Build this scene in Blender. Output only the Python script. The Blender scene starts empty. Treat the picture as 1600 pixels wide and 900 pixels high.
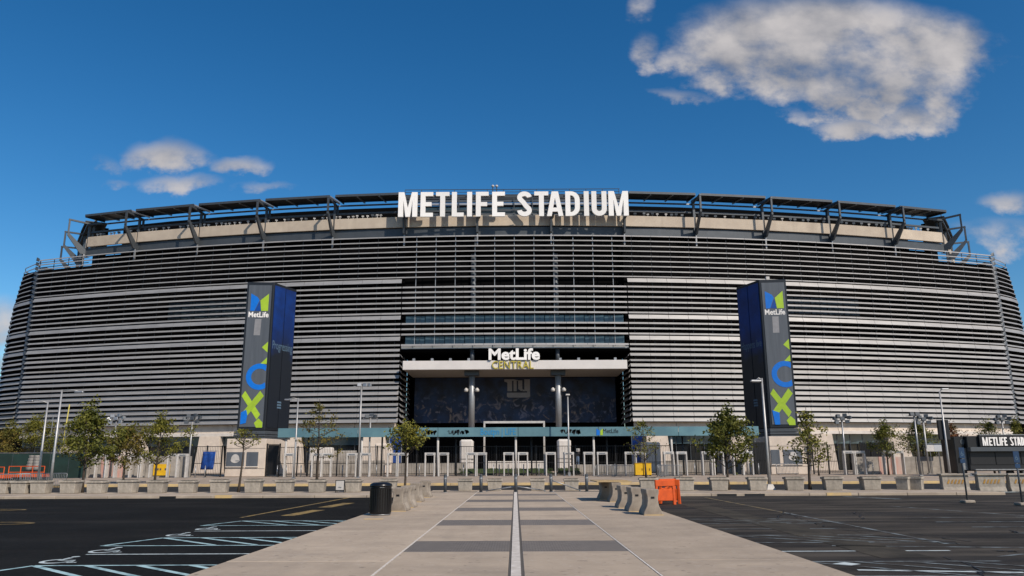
import bpy, bmesh, math, random
from mathutils import Vector, Matrix
R = math.radians
scene = bpy.context.scene
col = scene.collection

# ------------------------------------------------------------------ camera
FPX, CAMZ, PITCH = 1200.0, 1.65, 12.77
cam_d = bpy.data.cameras.new('camera')
cam_d.sensor_width = 36.0; cam_d.lens = 36.0 * FPX / 1600.0
cam_d.clip_end = 6000.0; cam_d.clip_start = 0.1
cam = bpy.data.objects.new('camera', cam_d); col.objects.link(cam)
CAMR = Matrix.Rotation(4 / 1200.0, 3, 'Z') @ Matrix.Rotation(R(90 + PITCH), 3, 'X') @ Matrix.Rotation(R(-0.25), 3, 'Z')
cam.matrix_world = Matrix.Translation((0, 0, CAMZ)) @ CAMR.to_4x4()
scene.camera = cam

# ------------------------------------------------------------------ light
SUN_AZ, SUN_EL = 40.0, 41.0          # degrees to the right of straight behind the camera, and up
sd = Vector((math.sin(R(SUN_AZ)) * math.cos(R(SUN_EL)), -math.cos(R(SUN_AZ)) * math.cos(R(SUN_EL)), math.sin(R(SUN_EL))))
sun_d = bpy.data.lights.new('sun', 'SUN'); sun_d.energy = 4.4; sun_d.angle = R(0.5); sun_d.color = (1.0, 0.895, 0.77)
sun = bpy.data.objects.new('sun', sun_d); col.objects.link(sun)
sun.rotation_euler = sd.to_track_quat('Z', 'Y').to_euler(); sun.location = sd * 300
cyc = scene.cycles; cyc.max_bounces = 6; cyc.diffuse_bounces = 3; cyc.glossy_bounces = 2; cyc.transmission_bounces = 2; cyc.transparent_max_bounces = 4
scene.view_settings.view_transform = 'Standard'; scene.view_settings.look = 'None'
scene.view_settings.gamma = 1.0; scene.view_settings.exposure = 0.0
scene.view_settings.use_curve_mapping = False

def ray(x, y):
    d = CAMR @ Vector(((x - 800) / FPX, (450 - y) / FPX, -1.0)); return d
def gp(x, y, z=0.0):                       # pixel -> point on the level z
    d = ray(x, y); t = (z - CAMZ) / d.z; return Vector((d.x * t, d.y * t, z))
def dp(x, y, D):                           # pixel -> point at depth D along +Y
    d = ray(x, y); t = D / d.y; return Vector((d.x * t, D, CAMZ + d.z * t))

# ------------------------------------------------------------------ world: sky and clouds
world = bpy.data.worlds.new('World'); scene.world = world; world.use_nodes = True
nt = world.node_tree; nt.nodes.clear()
def N(t, **kw):
    n = nt.nodes.new(t)
    for k, v in kw.items(): setattr(n, k, v)
    return n
def math_(op, a, b=None, clamp=False, c=None):
    n = N('ShaderNodeMath', operation=op, use_clamp=clamp)
    for i, q in enumerate((a, b, c)):
        if q is None: continue
        if isinstance(q, (int, float)): n.inputs[i].default_value = q
        else: nt.links.new(q, n.inputs[i])
    return n.outputs[0]
sky = N('ShaderNodeTexSky', sky_type='NISHITA', sun_disc=False)
sky.sun_elevation = R(SUN_EL); sky.sun_rotation = R(180 - SUN_AZ)
sky.altitude = 0; sky.air_density = 1.0; sky.dust_density = 0.75; sky.ozone_density = 3.0
hs = N('ShaderNodeHueSaturation'); hs.inputs['Hue'].default_value = 0.494; hs.inputs['Saturation'].default_value = 1.34; hs.inputs['Value'].default_value = 0.92
gm = N('ShaderNodeGamma'); gm.inputs['Gamma'].default_value = 1.15
nt.links.new(sky.outputs[0], hs.inputs['Color']); nt.links.new(hs.outputs[0], gm.inputs['Color'])
tc = N('ShaderNodeTexCoord'); sep = N('ShaderNodeSeparateXYZ'); nt.links.new(tc.outputs['Generated'], sep.inputs[0])
dx, dy, dz = sep.outputs
ysafe = math_('MAXIMUM', dy, 0.08)
U = math_('DIVIDE', dx, ysafe); V = math_('DIVIDE', dz, ysafe)
cmb = N('ShaderNodeCombineXYZ'); nt.links.new(U, cmb.inputs[0]); nt.links.new(math_('MULTIPLY', V, 1.35), cmb.inputs[1])
def noise(vec, scale, detail, rough=0.55, off=(0, 0, 0)):
    m = N('ShaderNodeMapping'); m.inputs['Location'].default_value = off; nt.links.new(vec, m.inputs['Vector'])
    n = N('ShaderNodeTexNoise'); n.inputs['Scale'].default_value = scale; n.inputs['Detail'].default_value = detail
    n.inputs['Roughness'].default_value = rough; nt.links.new(m.outputs[0], n.inputs['Vector']); return n.outputs[0]
nB = noise(cmb.outputs[0], 3.2, 4.0, 0.5, (3, 1, 0))
nC = noise(cmb.outputs[0], 14.0, 3.0, 0.5, (0.006, 0.012, 4))
# (pixel x, y, radius x, radius y, thickness) of the clouds in the photograph; the rest go on outside the frame
BL = [(1290, 75, 235, 95, 1.75), (1190, 60, 130, 60, 1.2), (1420, 70, 130, 70, 1.2), (1310, 125, 150, 62, 1.6), (1440, 130, 80, 55, 1.0), (1090, 95, 60, 22, 0.85),
      (1006, 22, 30, 48, 1.05), (1016, 84, 30, 36, 0.95), (1330, 195, 60, 22, 0.95), (1420, 180, 70, 24, 0.85), (1230, 178, 40, 12, 0.5),
      (1055, 150, 45, 13, 0.5), (1560, 100, 60, 14, 0.45), (258, 243, 70, 27, 1.05), (370, 258, 52, 18, 0.85), (285, 287, 70, 18, 0.85),
      (408, 296, 50, 13, 0.7), (140, 258, 40, 17, 0.55), (180, 287, 26, 10, 0.4), (1585, 318, 40, 22, 0.8), (1580, 370, 70, 30, 0.75),
      (1530, 365, 40, 16, 0.55), (5, 505, 38, 45, 0.9), (2, 570, 34, 20, 0.7),
      (1900, 200, 160, 60, 1.1), (-300, 150, 180, 60, 1.1), (700, -420, 300, 120, 1.2),
      (1800, -500, 330, 140, 1.2), (2000, 480, 140, 40, 0.9), (-350, 500, 140, 40, 0.9)]
def field(du, dv):
    """cloud density at the view direction moved by (du, dv)"""
    mo = N('ShaderNodeVectorMath', operation='ADD'); nt.links.new(cmb.outputs[0], mo.inputs[0]); mo.inputs[1].default_value = (du, dv * 1.35, 0)
    a1 = noise(mo.outputs[0], 9.0, 7.0, 0.58); a2 = nB
    Uw = math_('ADD', math_('ADD', U, du), math_('MULTIPLY', math_('SUBTRACT', a2, 0.5), 0.16))
    Vw = math_('ADD', math_('ADD', V, dv), math_('MULTIPLY', math_('SUBTRACT', a1, 0.5), 0.10))
    M = None
    for (px, py, rx, ry, a) in BL:
        d = ray(px, py); u0, v0 = d.x / d.y, d.z / d.y
        k = 1.0 / (1200.0 * d.y)
        eu = math_('MULTIPLY', math_('SUBTRACT', Uw, u0), 1.0 / (rx * k * 1.12)); ev = math_('MULTIPLY', math_('SUBTRACT', Vw, v0), 1.0 / (ry * k * 1.12))
        r2 = math_('ADD', math_('MULTIPLY', eu, eu), math_('MULTIPLY', ev, ev))
        e = math_('MAXIMUM', math_('MULTIPLY', math_('SUBTRACT', 1.0, r2), a), -1.2)
        M = e if M is None else math_('MAXIMUM', M, e)
    return math_('ADD', math_('MINIMUM', M, 1.25), math_('ADD', math_('MULTIPLY', math_('SUBTRACT', a1, 0.5), 3.7), math_('MULTIPLY', math_('SUBTRACT', a2, 0.5), 0.8))), a1
dens, nA = field(0, 0)
mo2 = N('ShaderNodeVectorMath', operation='ADD'); nt.links.new(cmb.outputs[0], mo2.inputs[0]); mo2.inputs[1].default_value = (0.018, 0.045, 0)
lit = math_('MULTIPLY', math_('SUBTRACT', nA, noise(mo2.outputs[0], 8.0, 3.0, 0.5)), 3.0)
front = math_('GREATER_THAN', dy, 0.08)
# the rest of the sky dome: scattered fair-weather clouds
pz = math_('ADD', math_('MAXIMUM', dz, 0.0), 0.18)
cm2 = N('ShaderNodeCombineXYZ'); nt.links.new(math_('DIVIDE', dx, pz), cm2.inputs[0]); nt.links.new(math_('DIVIDE', dy, pz), cm2.inputs[1])
nG = noise(cm2.outputs[0], 1.3, 8.0, 0.58, (5, 2, 1))
densG = math_('MULTIPLY', math_('SUBTRACT', nG, 0.57), 7.0)
mixd = N('ShaderNodeMix', data_type='FLOAT')
nt.links.new(front, mixd.inputs['Factor']); nt.links.new(densG, mixd.inputs[2]); nt.links.new(dens, mixd.inputs[3])
mr = N('ShaderNodeMapRange', interpolation_type='SMOOTHSTEP'); nt.links.new(mixd.outputs[0], mr.inputs['Value'])
mr.inputs['From Min'].default_value = -0.05; mr.inputs['From Max'].default_value = 1.35; mr.inputs['To Max'].default_value = 0.93
mr.clamp = True
cr = N('ShaderNodeValToRGB')
cr.color_ramp.elements[0].position = 0.22; cr.color_ramp.elements[0].color = (2.4, 2.5, 2.85, 1)
cr.color_ramp.elements[1].position = 0.72; cr.color_ramp.elements[1].color = (6.0, 5.65, 5.55, 1)
nt.links.new(math_('ADD', math_('ADD', math_('MULTIPLY', nC, 0.2), math_('MULTIPLY', nB, 0.5)), math_('MULTIPLY', math_('ADD', lit, 0.45), 0.38)), cr.inputs[0])
mx = N('ShaderNodeMix', data_type='RGBA')
nt.links.new(mr.outputs[0], mx.inputs['Factor']); nt.links.new(gm.outputs[0], mx.inputs['A']); nt.links.new(cr.outputs[0], mx.inputs['B'])
bg = N('ShaderNodeBackground'); bg.inputs['Strength'].default_value = 0.1
out = N('ShaderNodeOutputWorld')
nt.links.new(mx.outputs['Result'], bg.inputs['Color']); nt.links.new(bg.outputs[0], out.inputs['Surface'])
# ------------------------------------------------------------------ materials
def mat(name, c, rough=0.7, metal=0.0, c2=None, scale=3.0, detail=6.0, lo=0.4, hi=0.65, bump=0.0, bscale=40.0, stretch=(1, 1, 1), spec=0.4, extra=None):
    m = bpy.data.materials.new(name); m.use_nodes = True
    t = m.node_tree; b = t.nodes['Principled BSDF']
    b.inputs['Roughness'].default_value = rough; b.inputs['Metallic'].default_value = metal
    b.inputs['Specular IOR Level'].default_value = spec
    tcn = t.nodes.new('ShaderNodeTexCoord'); mp = t.nodes.new('ShaderNodeMapping'); mp.inputs['Scale'].default_value = stretch
    t.links.new(tcn.outputs['Object'], mp.inputs['Vector'])
    if c2 is None: c2 = tuple(q * 0.86 for q in c)
    n = t.nodes.new('ShaderNodeTexNoise'); n.inputs['Scale'].default_value = scale; n.inputs['Detail'].default_value = detail
    n.inputs['Roughness'].default_value = 0.62
    t.links.new(mp.outputs[0], n.inputs['Vector'])
    r = t.nodes.new('ShaderNodeValToRGB'); r.color_ramp.elements[0].position = lo; r.color_ramp.elements[1].position = hi
    r.color_ramp.elements[0].color = (*c2, 1); r.color_ramp.elements[1].color = (*c, 1)
    t.links.new(n.outputs[0], r.inputs[0]); colout = r.outputs[0]
    if extra: colout = extra(t, mp, colout)
    oi = t.nodes.new('ShaderNodeObjectInfo'); mrn = t.nodes.new('ShaderNodeMapRange'); mrn.inputs['To Min'].default_value = 0.90; mrn.inputs['To Max'].default_value = 1.08
    t.links.new(oi.outputs['Random'], mrn.inputs['Value'])
    hv = t.nodes.new('ShaderNodeHueSaturation'); t.links.new(mrn.outputs[0], hv.inputs['Value']); t.links.new(colout, hv.inputs['Color'])
    t.links.new(hv.outputs[0], b.inputs['Base Color'])
    if bump:
        n2 = t.nodes.new('ShaderNodeTexNoise'); n2.inputs['Scale'].default_value = bscale; n2.inputs['Detail'].default_value = 5
        t.links.new(mp.outputs[0], n2.inputs['Vector'])
        bp = t.nodes.new('ShaderNodeBump'); bp.inputs['Strength'].default_value = bump; bp.inputs['Distance'].default_value = 0.02
        t.links.new(n2.outputs[0], bp.inputs['Height']); t.links.new(bp.outputs[0], b.inputs['Normal'])
    return m
def overlay(c, scale, lo, hi, amount, stretch=(1, 1, 1), detail=5):
    """patches of colour c with their own shape (stains, wear) mixed over the base"""
    def f(t, mp, colout):
        tcn = t.nodes.new('ShaderNodeTexCoord'); m2 = t.nodes.new('ShaderNodeMapping'); m2.inputs['Scale'].default_value = stretch
        m2.inputs['Location'].default_value = (3.3, 1.7, 0.4)
        t.links.new(tcn.outputs['Object'], m2.inputs['Vector'])
        n = t.nodes.new('ShaderNodeTexNoise'); n.inputs['Scale'].default_value = scale; n.inputs['Detail'].default_value = detail
        t.links.new(m2.outputs[0], n.inputs['Vector'])
        r = t.nodes.new('ShaderNodeMapRange'); r.inputs['From Min'].default_value = lo; r.inputs['From Max'].default_value = hi
        r.inputs['To Max'].default_value = amount
        t.links.new(n.outputs[0], r.inputs['Value'])
        x = t.nodes.new('ShaderNodeMix'); x.data_type = 'RGBA'
        t.links.new(r.outputs[0], x.inputs['Factor']); t.links.new(colout, x.inputs['A']); x.inputs['B'].default_value = (*c, 1)
        return x.outputs['Result']
    return f
def chain(*fs):
    def f(t, mp, c):
        for g in fs: c = g(t, mp, c)
        return c
    return f
MT = {}
MT['asphalt'] = mat('fresh_asphalt', (0.013, 0.013, 0.013), 1.0, c2=(0.009, 0.009, 0.009), scale=0.35, bump=0.5, bscale=60, spec=0.08,
                    extra=chain(overlay((0.03, 0.028, 0.026), 0.5, 0.5, 0.75, 0.6, (0.3, 1.2, 1)), overlay((0.05, 0.047, 0.043), 7.0, 0.6, 0.75, 0.5)))
MT['asphalt_worn'] = mat('worn_asphalt', (0.060, 0.052, 0.043), 0.9, c2=(0.024, 0.022, 0.020), scale=0.5, bump=0.5, bscale=50, spec=0.1,
                         stretch=(0.6, 1.6, 1), extra=chain(overlay((0.11, 0.095, 0.078), 0.9, 0.5, 0.75, 0.75, (0.2, 1.5, 1)), overlay((0.02, 0.02, 0.022), 0.45, 0.52, 0.7, 0.7, (0.35, 1, 1))))
MT['road'] = mat('road_asphalt', (0.030, 0.029, 0.028), 0.9, c2=(0.02, 0.019, 0.019), scale=0.4, bump=0.4, spec=0.25)
MT['earth'] = mat('far_ground', (0.09, 0.085, 0.07), 0.95, c2=(0.05, 0.055, 0.035), scale=0.02)
MT['walk'] = mat('brushed_concrete', (0.43, 0.347, 0.262), 0.9, c2=(0.365, 0.294, 0.222), scale=0.7, bump=0.25, bscale=90, spec=0.25,
                 extra=chain(overlay((0.22, 0.185, 0.15), 0.8, 0.52, 0.8, 0.6, (0.6, 1.3, 1)), overlay((0.48, 0.42, 0.36), 9.0, 0.55, 0.8, 0.5), overlay((0.13, 0.11, 0.09), 5.5, 0.64, 0.70, 0.55), overlay((0.26, 0.215, 0.17), 0.9, 0.5, 0.7, 0.25, (2.2, 0.2, 1))))
def brick_fn(t, mp, colout):
    bt = t.nodes.new('ShaderNodeTexBrick'); bt.inputs['Scale'].default_value = 4.6; bt.inputs['Mortar Size'].default_value = 0.03
    bt.inputs['Color1'].default_value = (0.22, 0.19, 0.165, 1); bt.inputs['Color2'].default_value = (0.155, 0.135, 0.118, 1); bt.inputs['Mortar'].default_value = (0.07, 0.065, 0.06, 1)
    t.links.new(mp.outputs[0], bt.inputs['Vector'])
    x = t.nodes.new('ShaderNodeMix'); x.data_type = 'RGBA'; x.inputs['Factor'].default_value = 0.75
    t.links.new(colout, x.inputs['A']); t.links.new(bt.outputs[0], x.inputs['B']); return x.outputs['Result']
MT['paver'] = mat('grey_pavers', (0.17, 0.15, 0.13), 0.9, c2=(0.12, 0.11, 0.105), scale=2.0, bump=0.3, extra=brick_fn)
MT['joint'] = mat('joint_filler', (0.10, 0.09, 0.08), 0.95)
MT['whitestripe'] = mat('worn_white_stripe', (0.66, 0.61, 0.55), 0.8, c2=(0.50, 0.45, 0.39), scale=6, bump=0.1)
MT['sidewalk'] = mat('sidewalk_concrete', (0.36, 0.29, 0.225), 0.9, c2=(0.27, 0.215, 0.165), scale=0.6, bump=0.2, extra=overlay((0.17, 0.14, 0.115), 0.9, 0.56, 0.8, 0.6))
MT['strip'] = mat('strip_concrete', (0.42, 0.345, 0.265), 0.9, c2=(0.32, 0.26, 0.20), scale=0.9, bump=0.2, extra=overlay((0.15, 0.13, 0.11), 1.3, 0.56, 0.8, 0.6, (0.5, 1, 1)))
MT['yellowkerb'] = mat('yellow_kerb_paint', (0.60, 0.42, 0.18), 0.8, c2=(0.43, 0.32, 0.20), scale=1.3, lo=0.35, hi=0.6)
MT['yellowpaint'] = mat('yellow_road_paint', (0.27, 0.18, 0.055), 0.85, c2=(0.09, 0.066, 0.035), scale=3.5, lo=0.38, hi=0.56)
MT['whitepaint'] = mat('white_road_paint', (0.50, 0.56, 0.56), 0.8, c2=(0.22, 0.27, 0.28), scale=4, lo=0.34, hi=0.52)
MT['tealpaint'] = mat('pale_blue_road_paint', (0.36, 0.52, 0.54), 0.8, c2=(0.15, 0.24, 0.26), scale=4, lo=0.36, hi=0.54)
MT['fadedpaint'] = mat('faded_road_paint', (0.20, 0.235, 0.245), 0.85, c2=(0.055, 0.052, 0.048), scale=2.2, lo=0.43, hi=0.62)
MT['fadedyellow'] = mat('faded_yellow_paint', (0.17, 0.125, 0.055), 0.85, c2=(0.065, 0.056, 0.045), scale=1.6, lo=0.42, hi=0.6)
MT['tar'] = mat('crack_sealant', (0.010, 0.010, 0.011), 0.6)
MT['louver'] = mat('aluminium_louver', (0.315, 0.308, 0.30), 0.55, 0.25, c2=(0.255, 0.25, 0.246), scale=0.35, stretch=(1, 1, 5), spec=0.5)
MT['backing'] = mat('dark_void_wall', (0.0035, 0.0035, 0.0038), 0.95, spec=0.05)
MT['steel'] = mat('painted_roof_steel', (0.075, 0.085, 0.095), 0.5, 0.3, scale=1.2)
MT['steel_light'] = mat('light_steel', (0.33, 0.34, 0.35), 0.45, 0.4, scale=1.0)
MT['parapet'] = mat('cream_precast', (0.52, 0.44, 0.345), 0.85, c2=(0.45, 0.375, 0.295), scale=0.5, bump=0.1, extra=overlay((0.33, 0.27, 0.21), 0.8, 0.55, 0.8, 0.5, (1, 1, 0.15)))
MT['solar'] = mat('dark_roof_panel', (0.05, 0.052, 0.055), 0.4, 0.2, scale=2.0)
MT['white_sign'] = mat('white_sign_face', (0.86, 0.83, 0.79), 0.5, c2=(0.82, 0.79, 0.75), scale=0.8)
MT['canopy'] = mat('canopy_fascia', (0.66, 0.62, 0.58), 0.55, c2=(0.60, 0.565, 0.53), scale=0.4)
MT['soffit'] = mat('soffit_panel', (0.30, 0.28, 0.26), 0.8)
MT['gold'] = mat('yellow_gold_letter', (0.62, 0.50, 0.06), 0.4, 0.2)
MT['glass'] = mat('blue_grey_glass', (0.06, 0.10, 0.12), 0.12, 0.0, c2=(0.035, 0.06, 0.075), scale=0.6, spec=0.6)
MT['darkglass'] = mat('dark_glass', (0.012, 0.016, 0.02), 0.1, c2=(0.008, 0.01, 0.013), scale=0.5, spec=0.5)
MT['black'] = mat('black_paint', (0.012, 0.012, 0.013), 0.45, scale=2)
MT['fenceblack'] = mat('black_fence_steel', (0.014, 0.014, 0.015), 0.5, 0.2)
MT['galv'] = mat('galvanised_steel', (0.34, 0.345, 0.35), 0.42, 0.6, c2=(0.25, 0.255, 0.26), scale=6)
MT['pole'] = mat('lamp_pole_aluminium', (0.40, 0.395, 0.385), 0.45, 0.5, scale=3)
MT['white'] = mat('white_powder_coat', (0.54, 0.51, 0.475), 0.5, c2=(0.43, 0.41, 0.385), scale=2)
MT['cream'] = mat('cream_stone', (0.62, 0.53, 0.44), 0.85, c2=(0.53, 0.45, 0.375), scale=0.9, bump=0.1, extra=overlay((0.34, 0.28, 0.23), 1.2, 0.58, 0.8, 0.45, (1, 1, 0.3)))
MT['whitestone'] = mat('pale_stone', (0.66, 0.61, 0.55), 0.85, c2=(0.55, 0.5, 0.45), scale=0.8, bump=0.1)
MT['concrete'] = mat('weathered_concrete', (0.36, 0.31, 0.25), 0.92, c2=(0.24, 0.20, 0.16), scale=2.2, bump=0.4, bscale=30, extra=overlay((0.13, 0.11, 0.09), 3.0, 0.56, 0.8, 0.7, (1, 1, 0.35)))
MT['concrete_pale'] = mat('pale_wall_concrete', (0.37, 0.335, 0.29), 0.92, c2=(0.25, 0.225, 0.195), scale=1.1, bump=0.3, extra=overlay((0.2, 0.17, 0.15), 1.6, 0.56, 0.8, 0.7, (1.5, 1, 0.2)))
MT['concrete_red'] = mat('red_stained_concrete', (0.50, 0.27, 0.22), 0.92, c2=(0.45, 0.37, 0.32), scale=1.6, lo=0.4, hi=0.6, stretch=(2, 1, 0.3))
MT['planter'] = mat('planter_concrete', (0.39, 0.345, 0.285), 0.92, c2=(0.27, 0.24, 0.20), scale=3.0, bump=0.35, bscale=25, extra=overlay((0.14, 0.125, 0.105), 3.5, 0.57, 0.8, 0.7, (1, 1, 0.4)))
MT['bin'] = mat('black_bin_plastic', (0.007, 0.007, 0.008), 0.28, scale=4, spec=0.5)
MT['orange'] = mat('orange_plastic', (0.70, 0.10, 0.012), 0.5, c2=(0.55, 0.075, 0.01), scale=3, extra=overlay((0.35, 0.06, 0.02), 4, 0.58, 0.8, 0.5))
MT['yellow'] = mat('yellow_plastic', (0.70, 0.42, 0.01), 0.5, c2=(0.6, 0.34, 0.01), scale=2)
MT['blue'] = mat('logo_blue', (0.0, 0.15, 0.58), 0.45, c2=(0.0, 0.13, 0.52))
MT['blue2'] = mat('logo_deep_blue', (0.0, 0.05, 0.27), 0.45)
MT['green'] = mat('logo_green', (0.34, 0.50, 0.03), 0.5, c2=(0.30, 0.45, 0.025))
MT['screen'] = mat('grey_screen_panel', (0.092, 0.105, 0.122), 0.5, c2=(0.072, 0.083, 0.098), scale=0.5, stretch=(4, 4, 0.3))
MT['screenrect'] = mat('pale_grey_print', (0.26, 0.26, 0.27), 0.6)
MT['pylonframe'] = mat('pylon_black_frame', (0.012, 0.014, 0.018), 0.4, scale=2)
MT['sidescreen'] = mat('dark_blue_banner', (0.003, 0.022, 0.105), 0.5, c2=(0.008, 0.009, 0.013), scale=0.17, lo=0.48, hi=0.6)
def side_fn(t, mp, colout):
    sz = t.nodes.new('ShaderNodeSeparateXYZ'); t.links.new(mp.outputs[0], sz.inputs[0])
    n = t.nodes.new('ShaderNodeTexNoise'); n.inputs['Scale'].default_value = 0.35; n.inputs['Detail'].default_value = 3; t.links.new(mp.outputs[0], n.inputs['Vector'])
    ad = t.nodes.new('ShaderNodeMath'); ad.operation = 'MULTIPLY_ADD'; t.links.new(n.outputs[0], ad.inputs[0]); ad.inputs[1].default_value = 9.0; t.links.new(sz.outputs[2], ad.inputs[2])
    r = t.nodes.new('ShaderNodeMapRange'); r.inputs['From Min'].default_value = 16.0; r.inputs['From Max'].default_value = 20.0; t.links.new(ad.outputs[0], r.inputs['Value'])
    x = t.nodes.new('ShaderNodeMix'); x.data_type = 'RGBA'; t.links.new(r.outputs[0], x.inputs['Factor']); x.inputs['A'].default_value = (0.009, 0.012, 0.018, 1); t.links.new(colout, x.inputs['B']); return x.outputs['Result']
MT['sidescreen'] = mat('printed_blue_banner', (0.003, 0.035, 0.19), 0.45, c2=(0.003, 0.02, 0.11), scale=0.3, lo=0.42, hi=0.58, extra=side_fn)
MT['dimglass'] = mat('dim_window_glass', (0.03, 0.045, 0.055), 0.3, c2=(0.008, 0.012, 0.015), scale=1.5, lo=0.45, hi=0.6, stretch=(1, 1, 2))
MT['paleyellow'] = mat('pale_yellow_pole', (0.50, 0.42, 0.10), 0.6)
MT['wornstrip'] = mat('tyre_worn_strip', (0.066, 0.058, 0.046), 0.95, c2=(0.036, 0.033, 0.028), scale=1.1, lo=0.38, hi=0.62, spec=0.1)
MT['hatchorange'] = mat('orange_hatch_paint', (0.42, 0.22, 0.03), 0.7, c2=(0.26, 0.15, 0.05), scale=5)
MT['sidetext'] = mat('muted_blue_print', (0.09, 0.15, 0.21), 0.6)
MT['teal'] = mat('teal_fascia', (0.115, 0.225, 0.255), 0.5, c2=(0.085, 0.175, 0.21), scale=0.45)
MT['tealtext'] = mat('blue_banner_print', (0.02, 0.22, 0.45), 0.5)
MT['greenfabric'] = mat('dark_green_windscreen', (0.010, 0.034, 0.028), 0.85, c2=(0.007, 0.022, 0.018), scale=0.8)
MT['bluetarp'] = mat('blue_tarp', (0.005, 0.055, 0.26), 0.5, c2=(0.004, 0.03, 0.15), scale=2)
MT['bark'] = mat('bark', (0.075, 0.058, 0.042), 0.95, c2=(0.04, 0.03, 0.022), scale=8, stretch=(1, 1, 0.2), bump=0.3)
def leafmat(nm, a, b):
    m = mat(nm, a, 0.6, c2=b, scale=1.6, lo=0.38, hi=0.62, spec=0.25)
    bs = m.node_tree.nodes['Principled BSDF']
    bs.inputs['Transmission Weight'].default_value = 0.0
    return m
MT['leaf'] = leafmat('olive_leaves', (0.185, 0.165, 0.02), (0.075, 0.082, 0.012))
MT['leaf2'] = leafmat('dark_green_leaves', (0.145, 0.14, 0.018), (0.05, 0.062, 0.010))
MT['leaf3'] = leafmat('browning_leaves', (0.17, 0.115, 0.02), (0.07, 0.08, 0.016))
MT['leaf4'] = leafmat('reddish_leaves', (0.20, 0.05, 0.018), (0.05, 0.06, 0.016))
MT['grassm'] = mat('lawn', (0.05, 0.075, 0.02), 0.9, c2=(0.03, 0.045, 0.014), scale=3, bump=0.5)
MT['wood'] = mat('plywood_board', (0.42, 0.30, 0.15), 0.8, c2=(0.32, 0.23, 0.12), scale=2, stretch=(6, 1, 1))
MT['signblue'] = mat('parking_sign_blue', (0.012, 0.045, 0.11), 0.5)
MT['skin'] = mat('skin', (0.42, 0.24, 0.17), 0.6)
MT['denim'] = mat('denim', (0.16, 0.22, 0.32), 0.9, c2=(0.11, 0.16, 0.25), scale=9)
MT['jacket'] = mat('dark_jacket', (0.02, 0.02, 0.025), 0.85)
def mural_fn(t, mp, colout):
    v = t.nodes.new('ShaderNodeTexVoronoi'); v.inputs['Scale'].default_value = 0.62; v.inputs['Randomness'].default_value = 1
    n = t.nodes.new('ShaderNodeTexNoise'); n.inputs['Scale'].default_value = 0.95; n.inputs['Detail'].default_value = 8; n.inputs['Distortion'].default_value = 1.2
    t.links.new(mp.outputs[0], v.inputs['Vector']); t.links.new(mp.outputs[0], n.inputs['Vector'])
    r = t.nodes.new('ShaderNodeMapRange'); r.inputs['From Min'].default_value = 0.53; r.inputs['From Max'].default_value = 0.66
    t.links.new(n.outputs[0], r.inputs['Value'])
    sepz = t.nodes.new('ShaderNodeSeparateXYZ'); t.links.new(mp.outputs[0], sepz.inputs[0])
    r3 = t.nodes.new('ShaderNodeMapRange'); r3.inputs['From Min'].default_value = 12.2; r3.inputs['From Max'].default_value = 9.5
    t.links.new(sepz.outputs[2], r3.inputs['Value'])
    mu = t.nodes.new('ShaderNodeMath'); mu.operation = 'MULTIPLY'; t.links.new(r.outputs[0], mu.inputs[0]); t.links.new(r3.outputs[0], mu.inputs[1])
    hue = t.nodes.new('ShaderNodeMix'); hue.data_type = 'RGBA'; t.links.new(v.outputs['Color'], hue.inputs['Factor'])
    hue.inputs['A'].default_value = (0.10, 0.14, 0.26, 1); hue.inputs['B'].default_value = (0.26, 0.19, 0.13, 1)
    x = t.nodes.new('ShaderNodeMix'); x.data_type = 'RGBA'
    t.links.new(mu.outputs[0], x.inputs['Factor']); t.links.new(colout, x.inputs['A']); t.links.new(hue.outputs['Result'], x.inputs['B'])
    return x.outputs['Result']
MT['mural'] = mat('team_mural_print', (0.020, 0.045, 0.115), 0.6, c2=(0.012, 0.018, 0.036), scale=0.5, extra=mural_fn)
MT['muralgrey'] = mat('mural_emblem_grey', (0.24, 0.24, 0.26), 0.6)

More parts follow.
